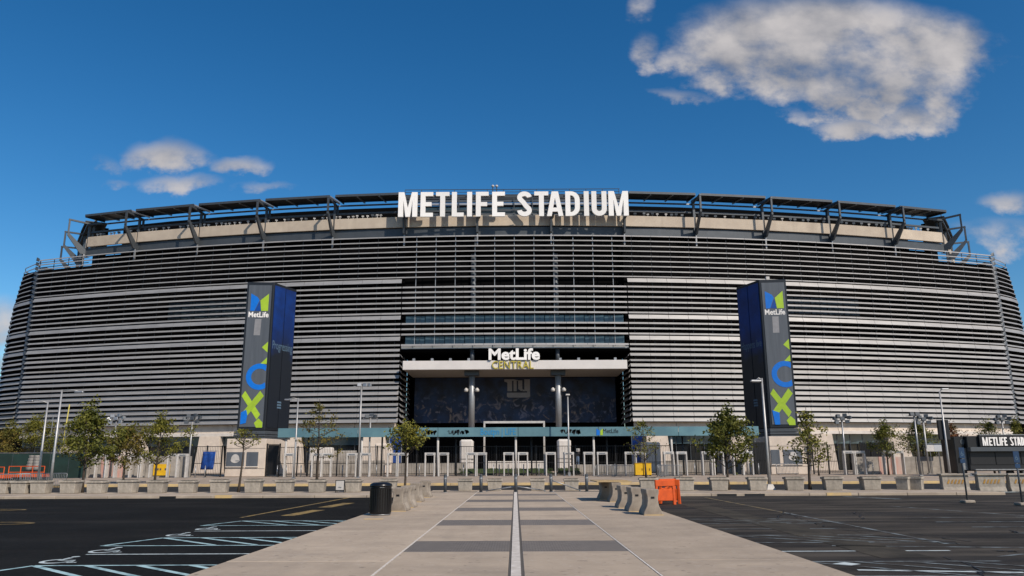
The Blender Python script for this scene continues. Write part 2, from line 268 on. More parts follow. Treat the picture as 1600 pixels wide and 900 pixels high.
# ------------------------------------------------------------------ mesh helpers
WL = {}
class MB:
    def __init__(s): s.v = []; s.f = []; s.m = []; s.cur = 0
    def add(s, vs, fs):
        o = len(s.v); s.v += [Vector(p) for p in vs]
        for q in fs: s.f.append([i + o for i in q]); s.m.append(s.cur)
        return s
    def box(s, x0, x1, y0, y1, z0, z1):
        return s.add([(x0, y0, z0), (x1, y0, z0), (x1, y1, z0), (x0, y1, z0), (x0, y0, z1), (x1, y0, z1), (x1, y1, z1), (x0, y1, z1)],
                     [(0, 3, 2, 1), (4, 5, 6, 7), (0, 1, 5, 4), (1, 2, 6, 5), (2, 3, 7, 6), (3, 0, 4, 7)])
    def hexa(s, b, t):           # four bottom points, four top points
        return s.add(list(b) + list(t), [(0, 3, 2, 1), (4, 5, 6, 7), (0, 1, 5, 4), (1, 2, 6, 5), (2, 3, 7, 6), (3, 0, 4, 7)])
    def beam(s, p, q, w, h, up=(0, 0, 1)):
        p = Vector(p); q = Vector(q); d = (q - p).normalized(); up = Vector(up)
        if abs(d.dot(up)) > 0.98: up = Vector((0, 1, 0))
        a = d.cross(up).normalized() * w / 2; b = a.cross(d).normalized() * h / 2
        return s.hexa([p - a - b, p + a - b, p + a + b, p - a + b], [q - a - b, q + a - b, q + a + b, q - a + b])
    def tube(s, pts, r, n=8):
        pts = [Vector(p) for p in pts]; rs = r if isinstance(r, (list, tuple)) else [r] * len(pts)
        o = len(s.v); ref = Vector((0.31, 0.11, 0.94)); rings = []
        for i, p in enumerate(pts):
            d = (pts[min(i + 1, len(pts) - 1)] - pts[max(i - 1, 0)]).normalized()
            a = d.cross(ref)
            if a.length < 0.1: a = d.cross(Vector((1, 0, 0)))
            a.normalize(); b = d.cross(a)
            s.v += [p + (a * math.cos(2 * math.pi * k / n) + b * math.sin(2 * math.pi * k / n)) * rs[i] for k in range(n)]
        for i in range(len(pts) - 1):
            for k in range(n):
                s.f.append([o + i * n + k, o + i * n + (k + 1) % n, o + (i + 1) * n + (k + 1) % n, o + (i + 1) * n + k]); s.m.append(s.cur)
        s.f.append([o + k for k in range(n)][::-1]); s.m.append(s.cur)
        s.f.append([o + (len(pts) - 1) * n + k for k in range(n)]); s.m.append(s.cur)
        return s
    def lathe(s, prof, n=20, c=(0, 0, 0)):
        o = len(s.v); c = Vector(c)
        for (r, z) in prof:
            s.v += [c + Vector((r * math.cos(2 * math.pi * k / n), r * math.sin(2 * math.pi * k / n), z)) for k in range(n)]
        for i in range(len(prof) - 1):
            for k in range(n):
                s.f.append([o + i * n + k, o + i * n + (k + 1) % n, o + (i + 1) * n + (k + 1) % n, o + (i + 1) * n + k]); s.m.append(s.cur)
        s.f.append([o + k for k in range(n)][::-1]); s.m.append(s.cur)
        s.f.append([o + (len(prof) - 1) * n + k for k in range(n)]); s.m.append(s.cur)
        return s
    def prism(s, poly, fn, d0, d1):      # outline in (u, v); fn(u, v, d) -> point
        n = len(poly)
        vs = [fn(u, v, d1) for (u, v) in poly] + [fn(u, v, d0) for (u, v) in poly]
        fs = [list(range(n)), list(range(2 * n - 1, n - 1, -1))] + [(i, i + n, (i + 1) % n + n, (i + 1) % n) for i in range(n)]
        return s.add(vs, fs)
    def build(s, name, m, parent=None, smooth=False, bevel=0.0, local=False):
        me = bpy.data.meshes.new(name)
        off = Vector((0, 0, 0)) if (parent is None or local) else WL.get(parent, Vector((0, 0, 0)))
        me.from_pydata([p - off for p in s.v], [], s.f)
        mats = m if isinstance(m, (list, tuple)) else [m]
        for q in mats: me.materials.append(MT[q] if isinstance(q, str) else q)
        if len(mats) > 1: me.polygons.foreach_set('material_index', s.m)
        bm = bmesh.new(); bm.from_mesh(me)
        bmesh.ops.recalc_face_normals(bm, faces=bm.faces)
        if bevel: bmesh.ops.bevel(bm, geom=[e for e in bm.edges if e.is_manifold and e.calc_face_angle(0) > 0.5], offset=bevel, segments=1, affect='EDGES', clamp_overlap=True)
        bm.to_mesh(me); bm.free()
        if smooth: me.polygons.foreach_set('use_smooth', [True] * len(me.polygons))
        me.update()
        o = bpy.data.objects.new(name, me); col.objects.link(o)
        if parent: o.parent = parent; WL[o] = WL.get(parent, Vector((0, 0, 0)))
        return o
def tag(o, label, cat, group=None, kind=None):
    o['label'] = label; o['category'] = cat
    if group: o['group'] = group
    if kind: o['kind'] = kind
    return o
def thing(name, label, cat, loc, group=None, rz=0.0):
    o = bpy.data.objects.new(name, None); col.objects.link(o); o.empty_display_size = 0.3
    o.location = loc; o.rotation_euler = (0, 0, rz); WL[o] = Vector(loc)
    return tag(o, label, cat, group)
def structure(o): o['kind'] = 'structure'; return o
def copy_tree(o, parent=None):
    c = o.copy(); col.objects.link(c)
    if parent: c.parent = parent
    for ch in list(o.children): copy_tree(ch, c)
    return c
def place(proto, state, loc, rz=0.0, label=None, group=None, scale=None):
    o = proto if not state else copy_tree(proto); state.append(o)
    o.location = loc; o.rotation_euler = (0, 0, rz)
    if label: o['label'] = label
    if group: o['group'] = group
    if scale: o.scale = scale
    return o
def inst(name, src, parent, loc, rz=0.0):           # a repeated piece that shares mesh data
    o = bpy.data.objects.new(name, src.data); col.objects.link(o); o.parent = parent; o.location = loc; o.rotation_euler = (0, 0, rz); return o

# lettering --------------------------------------------------------
def arc(cx, cy, rx, ry, a0, a1, n=10): return [(cx + rx * math.cos(R(a0 + (a1 - a0) * i / n)), cy + ry * math.sin(R(a0 + (a1 - a0) * i / n))) for i in range(n + 1)]
def stroke(mb, pts, w, fn, d0, d1, wx=None):
    """a band of even width along a centre line, as joined blocks"""
    L = []; Rr = []
    for i, p in enumerate(pts):
        a = pts[max(i - 1, 0)]; b = pts[min(i + 1, len(pts) - 1)]
        tx, ty = b[0] - a[0], b[1] - a[1]; l = math.hypot(tx, ty); nx, ny = -ty / l, tx / l
        L.append((p[0] + nx * w / 2, p[1] + ny * w / 2)); Rr.append((p[0] - nx * w / 2, p[1] - ny * w / 2))
    mb.prism(L + Rr[::-1], fn, d0, d1)
def block_letter(mb, ch, w, fn, d0, d1, s=0.19):
    q = 0.16
    if ch == 'M':
        mb.prism([(0, 0), (s, 0), (s, .66), (w / 2 - .085, 0), (w / 2 + .085, 0), (w - s, .66), (w - s, 0), (w, 0), (w, 1), (w - s * 1.15, 1), (w / 2, .36), (s * 1.15, 1), (0, 1)], fn, d0, d1)
    elif ch == 'E':
        mb.prism([(0, 0), (w, 0), (w, q), (s, q), (s, .43), (w * .88, .43), (w * .88, .43 + q), (s, .43 + q), (s, 1 - q), (w, 1 - q), (w, 1), (0, 1)], fn, d0, d1)
    elif ch == 'F':
        mb.prism([(0, 0), (s, 0), (s, .42), (w * .88, .42), (w * .88, .42 + q), (s, .42 + q), (s, 1 - q), (w, 1 - q), (w, 1), (0, 1)], fn, d0, d1)
    elif ch == 'T':
        mb.prism([(w / 2 - s / 2, 0), (w / 2 + s / 2, 0), (w / 2 + s / 2, 1 - q), (w, 1 - q), (w, 1), (0, 1), (0, 1 - q), (w / 2 - s / 2, 1 - q)], fn, d0, d1)
    elif ch == 'L': mb.prism([(0, 0), (w, 0), (w, q), (s, q), (s, 1), (0, 1)], fn, d0, d1)
    elif ch == 'I': mb.prism([(0, 0), (s, 0), (s, 1), (0, 1)], fn, d0, d1)
    elif ch == 'U':
        r = w / 2 - s / 2
        stroke(mb, [(s / 2, 1), (s / 2, .6)] + arc(w / 2, r + s / 2, r, r, 180, 360, 14) + [(w - s / 2, .6), (w - s / 2, 1)], s, fn, d0, d1)
    elif ch == 'A':
        t = 0.125; zi = .74
        xa = s * 0.95
        def xin(z): return xa + (w / 2 - xa) * z / zi
        mb.prism([(0, 0), (xa, 0), (xin(.18), .18), (w - xin(.18), .18), (w - xa, 0), (w, 0), (w / 2 + t, 1), (w / 2 - t, 1)][0:3] + [(xin(.34), .34), (w / 2, zi), (w / 2, 1), (w / 2 - t, 1)], fn, d0, d1)
        mb.prism([(w, 0), (w - xa, 0), (w - xin(.18), .18), (w - xin(.34), .34), (w / 2, zi), (w / 2, 1), (w / 2 + t, 1)], fn, d0, d1)
        mb.prism([(xin(.18), .18), (w - xin(.18), .18), (w - xin(.34), .34), (xin(.34), .34)], fn, d0, d1)
    elif ch == 'D':
        r = w * .62
        outer = [(0, 0)] + [(w - r, 0)] + arc(w - r, r, r, r, -90, 0, 7)[1:] + arc(w - r, 1 - r, r, r, 0, 90, 7) + [(0, 1)]
        ri = r - s
        inner = [(s, q), (w - r, q)] + arc(w - r, r, ri, r - q, -90, 0, 7)[1:] + arc(w - r, 1 - r, ri, r - q, 0, 90, 7) + [(s, 1 - q)]
        n = len(outer)
        for i in range(n):
            j = (i + 1) % n
            mb.prism([outer[i], outer[j], inner[j], inner[i]], fn, d0, d1)
    elif ch == 'S':
        h = s / 2; r = w / 2 - h
        pts = arc(w / 2, 1 - h * .95 - r * .78, r, r * .8, 5, 90, 6) + arc(w / 2, 1 - h * .95 - r * .78, r, r * .8, 90, 205, 9)[1:] + [(w * .42, .57), (w * .60, .42)] + \
              arc(w / 2, h * .95 + r * .78, r, r * .8, 25, -90, 9) + arc(w / 2, h * .95 + r * .78, r, r * .8, -90, -180, 6)[1:]
        stroke(mb, pts, s * .96, fn, d0, d1)
def text_islands(txt, size, bold=0.0, sx=1.0):
    """outlines of a word in the built-in typeface: one list of (verts, faces) per letter, flat, baseline at 0"""
    cu = bpy.data.curves.new('lettering', 'FONT'); cu.body = txt; cu.size = size; cu.offset = bold; cu.resolution_u = 3
    ob = bpy.data.objects.new('lettering', cu); col.objects.link(ob)
    dg = bpy.context.evaluated_depsgraph_get(); me = bpy.data.meshes.new_from_object(ob.evaluated_get(dg))
    bpy.data.objects.remove(ob); bpy.data.curves.remove(cu)
    bm = bmesh.new(); bm.from_mesh(me); bpy.data.meshes.remove(me)
    bmesh.ops.remove_doubles(bm, verts=bm.verts, dist=1e-5)
    bm.verts.ensure_lookup_table(); seen = set(); isl = []
    for v in bm.verts:
        if v.index in seen: continue
        st = [v]; seen.add(v.index); vs = []
        while st:
            a = st.pop(); vs.append(a)
            for e in a.link_edges:
                b = e.other_vert(a)
                if b.index not in seen: seen.add(b.index); st.append(b)
        isl.append(vs)
    groups = []
    for vs in sorted(isl, key=lambda q: min(a.co.x for a in q)):
        x0, x1 = min(a.co.x for a in vs), max(a.co.x for a in vs)
        if groups and (min(x1, groups[-1][2]) - max(x0, groups[-1][1])) > 0.6 * min(x1 - x0, groups[-1][2] - groups[-1][1]):
            g = groups[-1]; g[0].extend(vs); g[1] = min(g[1], x0); g[2] = max(g[2], x1)
        else: groups.append([list(vs), x0, x1])
    res = []
    for g, _, _ in groups:
        idx = {a.index: i for i, a in enumerate(g)}
        fs = [[idx[a.index] for a in f.verts] for f in bm.faces if f.verts[0].index in idx]
        bnd = [[idx[e.verts[0].index], idx[e.verts[1].index]] for e in bm.edges if e.is_boundary and e.verts[0].index in idx]
        res.append(([(a.co.x * sx, a.co.y) for a in g], fs, bnd))
    bm.free(); return res
def put_letter(mb, isl, fn, d0, d1):
    vs, fs, bnd = isl; n = len(vs)
    mb.add([fn(u, v, d1) for u, v in vs] + [fn(u, v, d0) for u, v in vs],
           [list(f) for f in fs] + [[i + n for i in f[::-1]] for f in fs] + [(a, b, b + n, a + n) for a, b in bnd])
def word_span(isls): 
    xs = [p[0] for i in isls for p in i[0]]; return min(xs), max(xs)
# ------------------------------------------------------------------ ground
def sheet(name, m, x0, x1, y0, y1, z, parent=None):
    mb = MB(); mb.add([(x0, y0, z), (x1, y0, z), (x1, y1, z), (x0, y1, z)], [(0, 1, 2, 3)]); return mb.build(name, m, parent)
LOW = -0.10
structure(sheet('ground', 'earth', -3000, 3000, -3000, 3000, -0.13))
lot_l = structure(sheet('parking_lot_left', 'asphalt', -400, -4.9, -60, 50, LOW))
lot_r = structure(sheet('parking_lot_right', 'asphalt_worn', 4.9, 400, -60, 50, LOW))
structure(sheet('road', 'road', -400, 400, 46.4, 60.9, LOW + 0.006))
mb = MB()
for s_ in (0,):
    X = [-400, 400]; prof = [(60.95, LOW - .02), (60.95, 0.095), (76, 0.32), (260, 0.33)]
    mb.add([(x, y, z) for x in X for (y, z) in prof], [(i, i + 1, i + 5, i + 4) for i in range(3)])
sidewalk = structure(mb.build('sidewalk', 'sidewalk'))
for i in range(60):                                           # painted kerb stones along the road
    x0 = -75 + i * 2.5
    MB().box(x0 + .01, x0 + 2.49, 60.72, 60.97, LOW, 0.105).build('kerb_stone', 'yellowkerb', sidewalk, bevel=0.015)
WALK = MB().box(-5.0, 5.0, -12, 48.2, LOW - .02, -0.012).build('walkway', 'joint'); structure(WALK)
for i in range(9):
    y0 = -9.5 + 6.2 * i
    for s_ in (-1, 1):
        a, b = sorted((s_ * 0.125, s_ * 2.14))
        MB().box(a, b, y0, y0 + 2.05, -.02, -0.004).build('paver_band', 'paver', WALK)
        MB().box(a, b, y0 + 2.06, y0 + 6.19, -.02, -0.001 + random.Random(i).uniform(-.002, .002)).build('slab', 'walk', WALK, bevel=0.008)
        a, b = sorted((s_ * 2.18, s_ * 4.99))
        MB().box(a, b, y0 + .01 - 1.4, y0 + 6.19 - 1.4, -.06, 0.0 + random.Random(i + 50 * s_).uniform(-.002, .002)).build('slab', 'walk', WALK, bevel=0.008)
        MB().box(*sorted((s_ * 2.145, s_ * 2.175)), y0, y0 + 6.2, -.02, 0.003).build('edge_strip', 'whitestripe', WALK)
    MB().box(-.078, .078, y0 + .005, y0 + 6.195, -.02, 0.004).build('centre_stripe', 'whitestripe', WALK)
for s_ in (-1, 1):                                             # last slabs, beside the bollards
    MB().box(*sorted((s_ * .12, s_ * 4.99)), 46.31, 48.1, -.02, 0.0).build('slab', 'walk', WALK, bevel=0.008)
def strip(name, x0, x1, n):
    base = structure(MB().box(x0, x1, 41.0, 46.2, LOW - .02, 0.018).build(name, 'joint'))
    w = (x1 - x0) / n
    for i in range(n):
        MB().box(x0 + i * w + .012, x0 + (i + 1) * w - .012, 41.22, 46.18, -.02, 0.03).build('slab', 'strip', base, bevel=0.01)
        MB().box(x0 + i * w + .008, x0 + (i + 1) * w - .008, 40.95, 41.20, LOW - .02, 0.034).build('kerb_stone', 'strip', base, bevel=0.02)
    return base
strip_l = strip('planter_pavement_left', -80.0, -5.02, 28)
strip_r = strip('planter_pavement_right', 5.02, 25.2, 8)
for (xa, xb, base) in ((250, 275, strip_l), (1121, 1151, strip_r), (1164, 1195, strip_r)):   # storm drain slots in the kerb
    a = dp(xa, 775, 40.95).x; b = dp(xb, 775, 40.95).x
    MB().box(a, b, 40.925, 40.96, LOW, 0.005).build('drain_slot', 'black', base)
for (xa, xb, base) in ((336, 362, strip_l), (1292, 1330, strip_r)):
    a = dp(xa, 775, 40.95).x; b = dp(xb, 775, 40.95).x
    MB().box(a, b, 40.92, 41.20, LOW, 0.040).build('painted_kerb_patch', 'yellowkerb', base)

# painted markings ---------------------------------------------------
def line(p, q, w, m, parent, name, z=LOW + 0.005):
    p = Vector((p[0], p[1], z)); q = Vector((q[0], q[1], z)); d = (q - p).normalized(); a = Vector((-d.y, d.x, 0)) * w / 2
    mb = MB(); n = max(1, int((q - p).length / 2))
    mb.add([p - a, q - a, q + a, p + a], [(0, 1, 2, 3)]); return mb.build(name, m, parent)
def wheelchair(cx, cy, s, m, parent, flip=1):
    z = LOW + 0.005; mb = MB()
    def f(u, v, d): return (cx + flip * (u - .5) * s, cy + (v - .5) * s * 1.15, z)
    def flat(pts, w):
        L = []; Q = []
        for i, p in enumerate(pts):
            a = pts[max(i - 1, 0)]; b = pts[min(i + 1, len(pts) - 1)]; tx, ty = b[0] - a[0], b[1] - a[1]; l = math.hypot(tx, ty)
            L.append(f(p[0] - ty / l * w / 2, p[1] + tx / l * w / 2, 0)); Q.append(f(p[0] + ty / l * w / 2, p[1] - tx / l * w / 2, 0))
        n = len(pts); mb.add(L + Q, [(i, i + 1, i + 1 + n, i + n) for i in range(n - 1)])
    flat(arc(.45, .30, .26, .26, 110, 370, 16), .09); flat([(.40, .80), (.42, .42), (.68, .42), (.80, .10), (.92, .14)], .10)
    mb.add([f(x, y, 0) for x, y in arc(.40, .93, .08, .08, 0, 330, 10)], [list(range(11))])
    return mb.build('wheelchair_symbol', m, parent)
xl, xr = -8.5, -5.02
for i, y in enumerate((12.5, 14.25, 15.95, 17.55, 19.35, 21.2, 23.0, 24.8)):
    hatch_edge = i in (0, 1, 3, 4, 6, 7)
    line((xl if i % 3 else xl - .0, y), (xr, y), .10, 'tealpaint' if hatch_edge else 'whitepaint', lot_l, 'painted_line')
for (ya, yb) in ((12.5, 14.25), (17.55, 19.35), (23.0, 24.8)):
    line((xl - 0.55, ya), (xl, yb), .10, 'tealpaint', lot_l, 'painted_line'); line((xl - .55, ya), (xl, ya), .10, 'tealpaint', lot_l, 'painted_line')
    for k in range(4):
        x0 = xl + .05 + k * .92; xe = x0 + 1.85; tt_ = min(1.0, (-5.08 - x0) / 1.85); line((x0, yb - .06), (x0 + 1.85 * tt_, yb - .06 + (ya - yb + .12) * tt_), .12, 'tealpaint', lot_l, 'hatch_line', LOW + 0.009)
for y in (15.1, 16.75, 20.3, 22.1): wheelchair(xl + .1, y, .95, 'whitepaint', lot_l)
a = gp(376, 809, LOW); b = gp(560, 775, LOW); line(a, b, .14, 'yellowpaint', lot_l, 'painted_line')
a = gp(300, 897, LOW); 
for (x0, y0, x1, y1, w) in ((449, 806, 498, 797, .5), (507, 793, 545, 786, .55)):
    line(gp(x0, y0, LOW), gp(x1, y1, LOW), w, 'yellowpaint', lot_l, 'painted_arrow')
for yy in (797, 818):                                            # yellow loops at the far left
    mb = MB(); c = gp(-6, yy, LOW); z = LOW + .005
    o_ = [(c.x + 1.15 * math.cos(R(t)), c.y + .55 * math.sin(R(t)), z) for t in range(-100, 101, 10)]; i_ = [(c.x + 1.0 * math.cos(R(t)), c.y + .38 * math.sin(R(t)), z) for t in range(-100, 101, 10)]
    n = len(o_); mb.add(o_ + i_, [(k, k + 1, k + 1 + n, k + n) for k in range(n - 1)]); mb.build('painted_loop', 'yellowpaint', lot_l)
for i, y in enumerate((12.6, 14.4, 16.0, 17.7, 19.4, 21.2, 23.0, 24.8)):
    line((5.02, y), (8.6, y + random.Random(i).uniform(-.03, .03)), .10, 'fadedpaint' if i != 2 else 'whitepaint', lot_r, 'painted_line')
    line((12.2, y + .3), (16.0, y + .3), .10, 'fadedpaint', lot_r, 'painted_line')
for (ya, yb) in ((12.6, 14.4), (17.7, 19.4), (23.0, 24.8)):
    for k in range(4): line((5.1 + k * .9, yb - .06), (7.0 + k * .9, ya + .06), .10, 'fadedpaint', lot_r, 'hatch_line', LOW + .009)
for (x0, y0, x1, y1, w, m) in ((1100, 777, 1225, 801, .16, 'fadedyellow'), (1085, 789, 1420, 872, 1.0, 'wornstrip'), (1225, 801, 1480, 850, .12, 'fadedpaint'), (1390, 791, 1600, 806, .14, 'fadedpaint'),
                               (1320, 776, 1405, 780, .5, 'fadedpaint'), (1300, 853, 1600, 856, .1, 'fadedpaint'), (1440, 846, 1500, 850, .1, 'fadedpaint'), (1560, 870, 1600, 866, .1, 'fadedpaint'), (1310, 880, 1336, 883, .35, 'whitepaint'), (1340, 891, 1600, 895, .12, 'whitepaint')):
    line(gp(x0, y0, LOW), gp(x1, y1, LOW), w, m, lot_r, 'painted_line', LOW + 0.006)
rg = random.Random(4)
for pts in (((1215, 810), (1225, 798), (1240, 806), (1255, 812), (1290, 822), (1370, 836)), ((1370, 836), (1440, 842), (1500, 850), (1560, 860), (1600, 862)), ((1335, 800), (1345, 806), (1352, 812)),
            ((1480, 870), (1535, 893), (1530, 900)), ((1420, 832), (1470, 840), (1520, 846)), ((1575, 828), (1590, 832), (1580, 830))):
    P = []
    for i in range(len(pts) - 1):
        for k in range(6):
            t = k / 6; q = gp(pts[i][0] * (1 - t) + pts[i + 1][0] * t, pts[i][1] * (1 - t) + pts[i + 1][1] * t, LOW + .0115); q.x += rg.uniform(-.07, .07); q.y += rg.uniform(-.07, .07); P.append(q)
    mb = MB(); n = len(P); w = .055
    mb.add([(p.x, p.y - w, p.z) for p in P] + [(p.x, p.y + w, p.z) for p in P], [(i, i + 1, i + 1 + n, i + n) for i in range(n - 1)]); mb.build('crack_seal', 'tar', lot_r)
for k, (xa, xb) in enumerate(((1478, 1510), (1530, 1556), (1562, 1590))):     # white dashes beside the striped barriers
    line(gp(xa, 770 - k * .3, LOW), gp(xb, 769.5 - k * .3, LOW), .5, 'whitepaint', lot_r, 'painted_line', LOW + .012)

# ------------------------------------------------------------------ stadium
def F(X): return 105.0 + 12.6 * (X / 75.5) ** 2
def nrm(X): 
    s = 2 * 12.6 * X / 75.5 ** 2; return Vector((s, -1.0, 0)).normalized()
SB = Vector((0, 112, 0.33))
stadium = thing('stadium', 'huge grey louvred stadium with curved facade and steel roof frames', 'stadium', SB)
def blade_sweep(mb, path, norms, z, h, out, gap=0.02):
    prof = [(out, z), (0.0, z + h), (-0.06, z + h), (out - 0.09, z)]
    for i in range(len(path) - 1):
        p, q = path[i], path[i + 1]; d = (q - p).normalized() * gap
        A = [p + d + norms[i] * o + Vector((0, 0, zz)) for o, zz in prof]; B = [q - d + norms[i + 1] * o + Vector((0, 0, zz)) for o, zz in prof]
        mb.add(A + B, [(0, 1, 5, 4), (1, 2, 6, 5), (2, 3, 7, 6), (3, 0, 4, 7), (0, 3, 2, 1), (4, 5, 6, 7)])
def facade_pts(x0, x1, step=2.8):
    n = max(1, round(abs(x1 - x0) / step)); xs = [x0 + (x1 - x0) * i / n for i in range(n + 1)]
    return [Vector((x, F(x), 0)) for x in xs], [nrm(x) for x in xs]
EDGE = 15.9
def corner(s_, z):
    lean = 0.0062 * max(0, z - 17) ** 2
    pts = [(76.0, 118.2), (80.3, 120.9), (82.3, 122.6), (83.6, 124.8), (84.2, 128), (84.2, 134), (83.2, 150)]
    P = [Vector((s_ * (x - lean * (0.4 if i == 0 else 1.0)), y, 0)) for i, (x, y) in enumerate(pts)]
    Nn = [Vector((s_ * a, b, 0)).normalized() for a, b in ((.5, -.86), (.6, -.8), (.75, -.66), (.9, -.43), (1, -.1), (1, 0), (1, .1))]
    return P, Nn
rowsz = [6.95 + 0.745 * i for i in range(36)]
def nearest(z): return min(range(36), key=lambda i: abs(rowsz[i] - z))
BANDS = {nearest(26.45), nearest(21.25), nearest(18.4)}
GLASS = [(20.65, 21.75), (17.75, 18.85)]
for i, z in enumerate(rowsz):
    if i in BANDS: h, o = 0.60, 0.24
    elif z < 17.2:
        h = 0.585 - max(0, z - 8.5) * 0.025; o = .33 if z < 12 else .27
        if i % 4 == 3: h *= .68
    elif z < 26: h, o = 0.26, 0.16
    else: h, o = 0.19, 0.12
    if z > 27:
        mb = MB(); blade_sweep(mb, *facade_pts(-75.3, 75.3), z, h, o); mb.build('louver_blade', 'louver', stadium)
    else:
        for s_ in (-1, 1):
            mb = MB(); blade_sweep(mb, *facade_pts(s_ * EDGE, s_ * 75.3), z, h, o); mb.build('louver_blade', 'louver', stadium)
            if z < 16.6:                                       # the blades turn into the entrance recess
                P = [Vector((s_ * (EDGE - .02), 105.62 + 2.2 * k, 0)) for k in range(5)]; Nn = [Vector((-s_, -0.0, 0))] * 5
                Nn[0] = Vector((-s_, -.9, 0))
                mb = MB(); blade_sweep(mb, P, Nn, z, h, o); mb.build('louver_blade', 'louver', stadium)
        open_row = z > 26 or any(a - .25 < z < b - .1 for a, b in GLASS)
        if z > 17.0 and not open_row:
            mb = MB(); blade_sweep(mb, *facade_pts(-EDGE + .1, EDGE - .1), z, 0.26, .17); mb.build('louver_blade', 'louver', stadium)
    for s_ in (-1, 1):
        P, Nn = corner(s_, z)
        Nn = [n * (.45 if (k >= 2 and z > 12) else 1.0) for k, n in enumerate(Nn)]
        mb = MB(); blade_sweep(mb, P, Nn, z, h, o * (1.6 if z < 12 else 1.0)); mb.build('corner_louver_blade', 'louver', stadium)
xs_r = [-75.3 + 2.789 * i for i in range(55)]
for x in xs_r:                                                  # hangers behind the blades, one at each joint
    z0 = 17.3 if abs(x) < EDGE - .3 else 7.0
    p = Vector((x, F(x), 0)) - nrm(x) * 0.16
    MB().box(p.x - .04, p.x + .04, p.y - .04, p.y + .04, z0, 33.1).build('louver_hanger', 'steel_light' if abs(x) < EDGE else 'black', stadium)
def wall_curve(name, m, x0, x1, off, z0, z1, parent=stadium, step=4.0, thick=.3):
    P, Nn = facade_pts(x0, x1, step); mb = MB()
    for i in range(len(P) - 1):
        a, b = P[i] - Nn[i] * off, P[i + 1] - Nn[i + 1] * off; a2, b2 = a - Nn[i] * thick, b - Nn[i + 1] * thick
        Z0, Z1 = Vector((0, 0, z0)), Vector((0, 0, z1))
        mb.add([a + Z0, b + Z0, b + Z1, a + Z1, a2 + Z0, b2 + Z0, b2 + Z1, a2 + Z1], [(0, 1, 2, 3), (4, 7, 6, 5), (3, 2, 6, 7), (0, 4, 5, 1)])
    return mb.build(name, m, parent)
for s_ in (-1, 1):
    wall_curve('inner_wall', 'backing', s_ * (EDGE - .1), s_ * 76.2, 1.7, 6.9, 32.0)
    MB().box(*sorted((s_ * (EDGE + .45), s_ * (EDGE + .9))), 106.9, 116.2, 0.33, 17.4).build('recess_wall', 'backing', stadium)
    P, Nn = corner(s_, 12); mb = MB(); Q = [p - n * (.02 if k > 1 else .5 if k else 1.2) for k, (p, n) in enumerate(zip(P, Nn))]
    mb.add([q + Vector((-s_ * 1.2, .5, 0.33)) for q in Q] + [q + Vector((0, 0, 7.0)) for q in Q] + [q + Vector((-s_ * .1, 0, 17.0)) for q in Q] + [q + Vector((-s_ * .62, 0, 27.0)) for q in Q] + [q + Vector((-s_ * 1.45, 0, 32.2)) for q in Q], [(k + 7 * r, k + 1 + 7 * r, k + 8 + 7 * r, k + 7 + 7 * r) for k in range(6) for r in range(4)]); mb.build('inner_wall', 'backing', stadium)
    x = s_ * 75.65                                              # the folded seam at the corner
    mb = MB()
    for i, z in enumerate(rowsz):
        mb.add([(x - s_ * .25, F(x) - .1, z - .1), (x + s_ * .35, F(x) + .15, z + .15), (x + s_ * .35, F(x) + .3, z + .75), (x - s_ * .25, F(x) + .1, z + .45)], [(0, 1, 2, 3)])
    sm = mb.build('corner_seam', 'steel', stadium); md = sm.modifiers.new('thickness', 'SOLIDIFY'); md.thickness = .06
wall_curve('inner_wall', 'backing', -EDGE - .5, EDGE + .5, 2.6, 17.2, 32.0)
wall_curve('floor_slab', 'steel_light', -EDGE + .05, EDGE - .05, .5, 17.05, 17.5, step=2.8)
for (a, b) in GLASS:                                             # the two glazed storeys over the entrance
    for k in range(11):
        x0 = -15.34 + 2.789 * k + .05; x1 = x0 + 2.68
        MB().box(x0, x1, F((x0 + x1) / 2) + .75, F((x0 + x1) / 2) + .79, a, b).build('window_pane', 'glass', stadium)
        for q in range(1, 4):
            xm = x0 + (x1 - x0) * q / 4; MB().box(xm - .03, xm + .03, F(xm) + .71, F(xm) + .748, a, b).build('glazing_bar', 'steel', stadium)
for s_, xa, xb in ((-1, 38.5, 51.5), (1, 35.5, 51.0)):            # windows glimpsed behind the wings
    for k in range(6):
        x0 = s_ * (xa + (xb - xa) * k / 6 + .06); x1 = s_ * (xa + (xb - xa) * (k + 1) / 6 - .06); xm = (x0 + x1) / 2; yy = F(xm) + .95
        MB().hexa([(x0, F(x0) + .95, 22.4), (x1, F(x1) + .95, 22.4), (x1, F(x1) + 1.0, 22.4), (x0, F(x0) + 1.0, 22.4)], [(x0, F(x0) + .95, 24.9), (x1, F(x1) + .95, 24.9), (x1, F(x1) + 1.0, 24.9), (x0, F(x0) + 1.0, 24.9)]).build('window_pane', 'dimglass', stadium)
for x in (-5.9, 5.9):                                            # columns behind the louvres
    MB().tube([(x, 107.4, 17.5), (x, 107.4, 31)], .38, 14).build('column', 'steel', stadium, smooth=True)
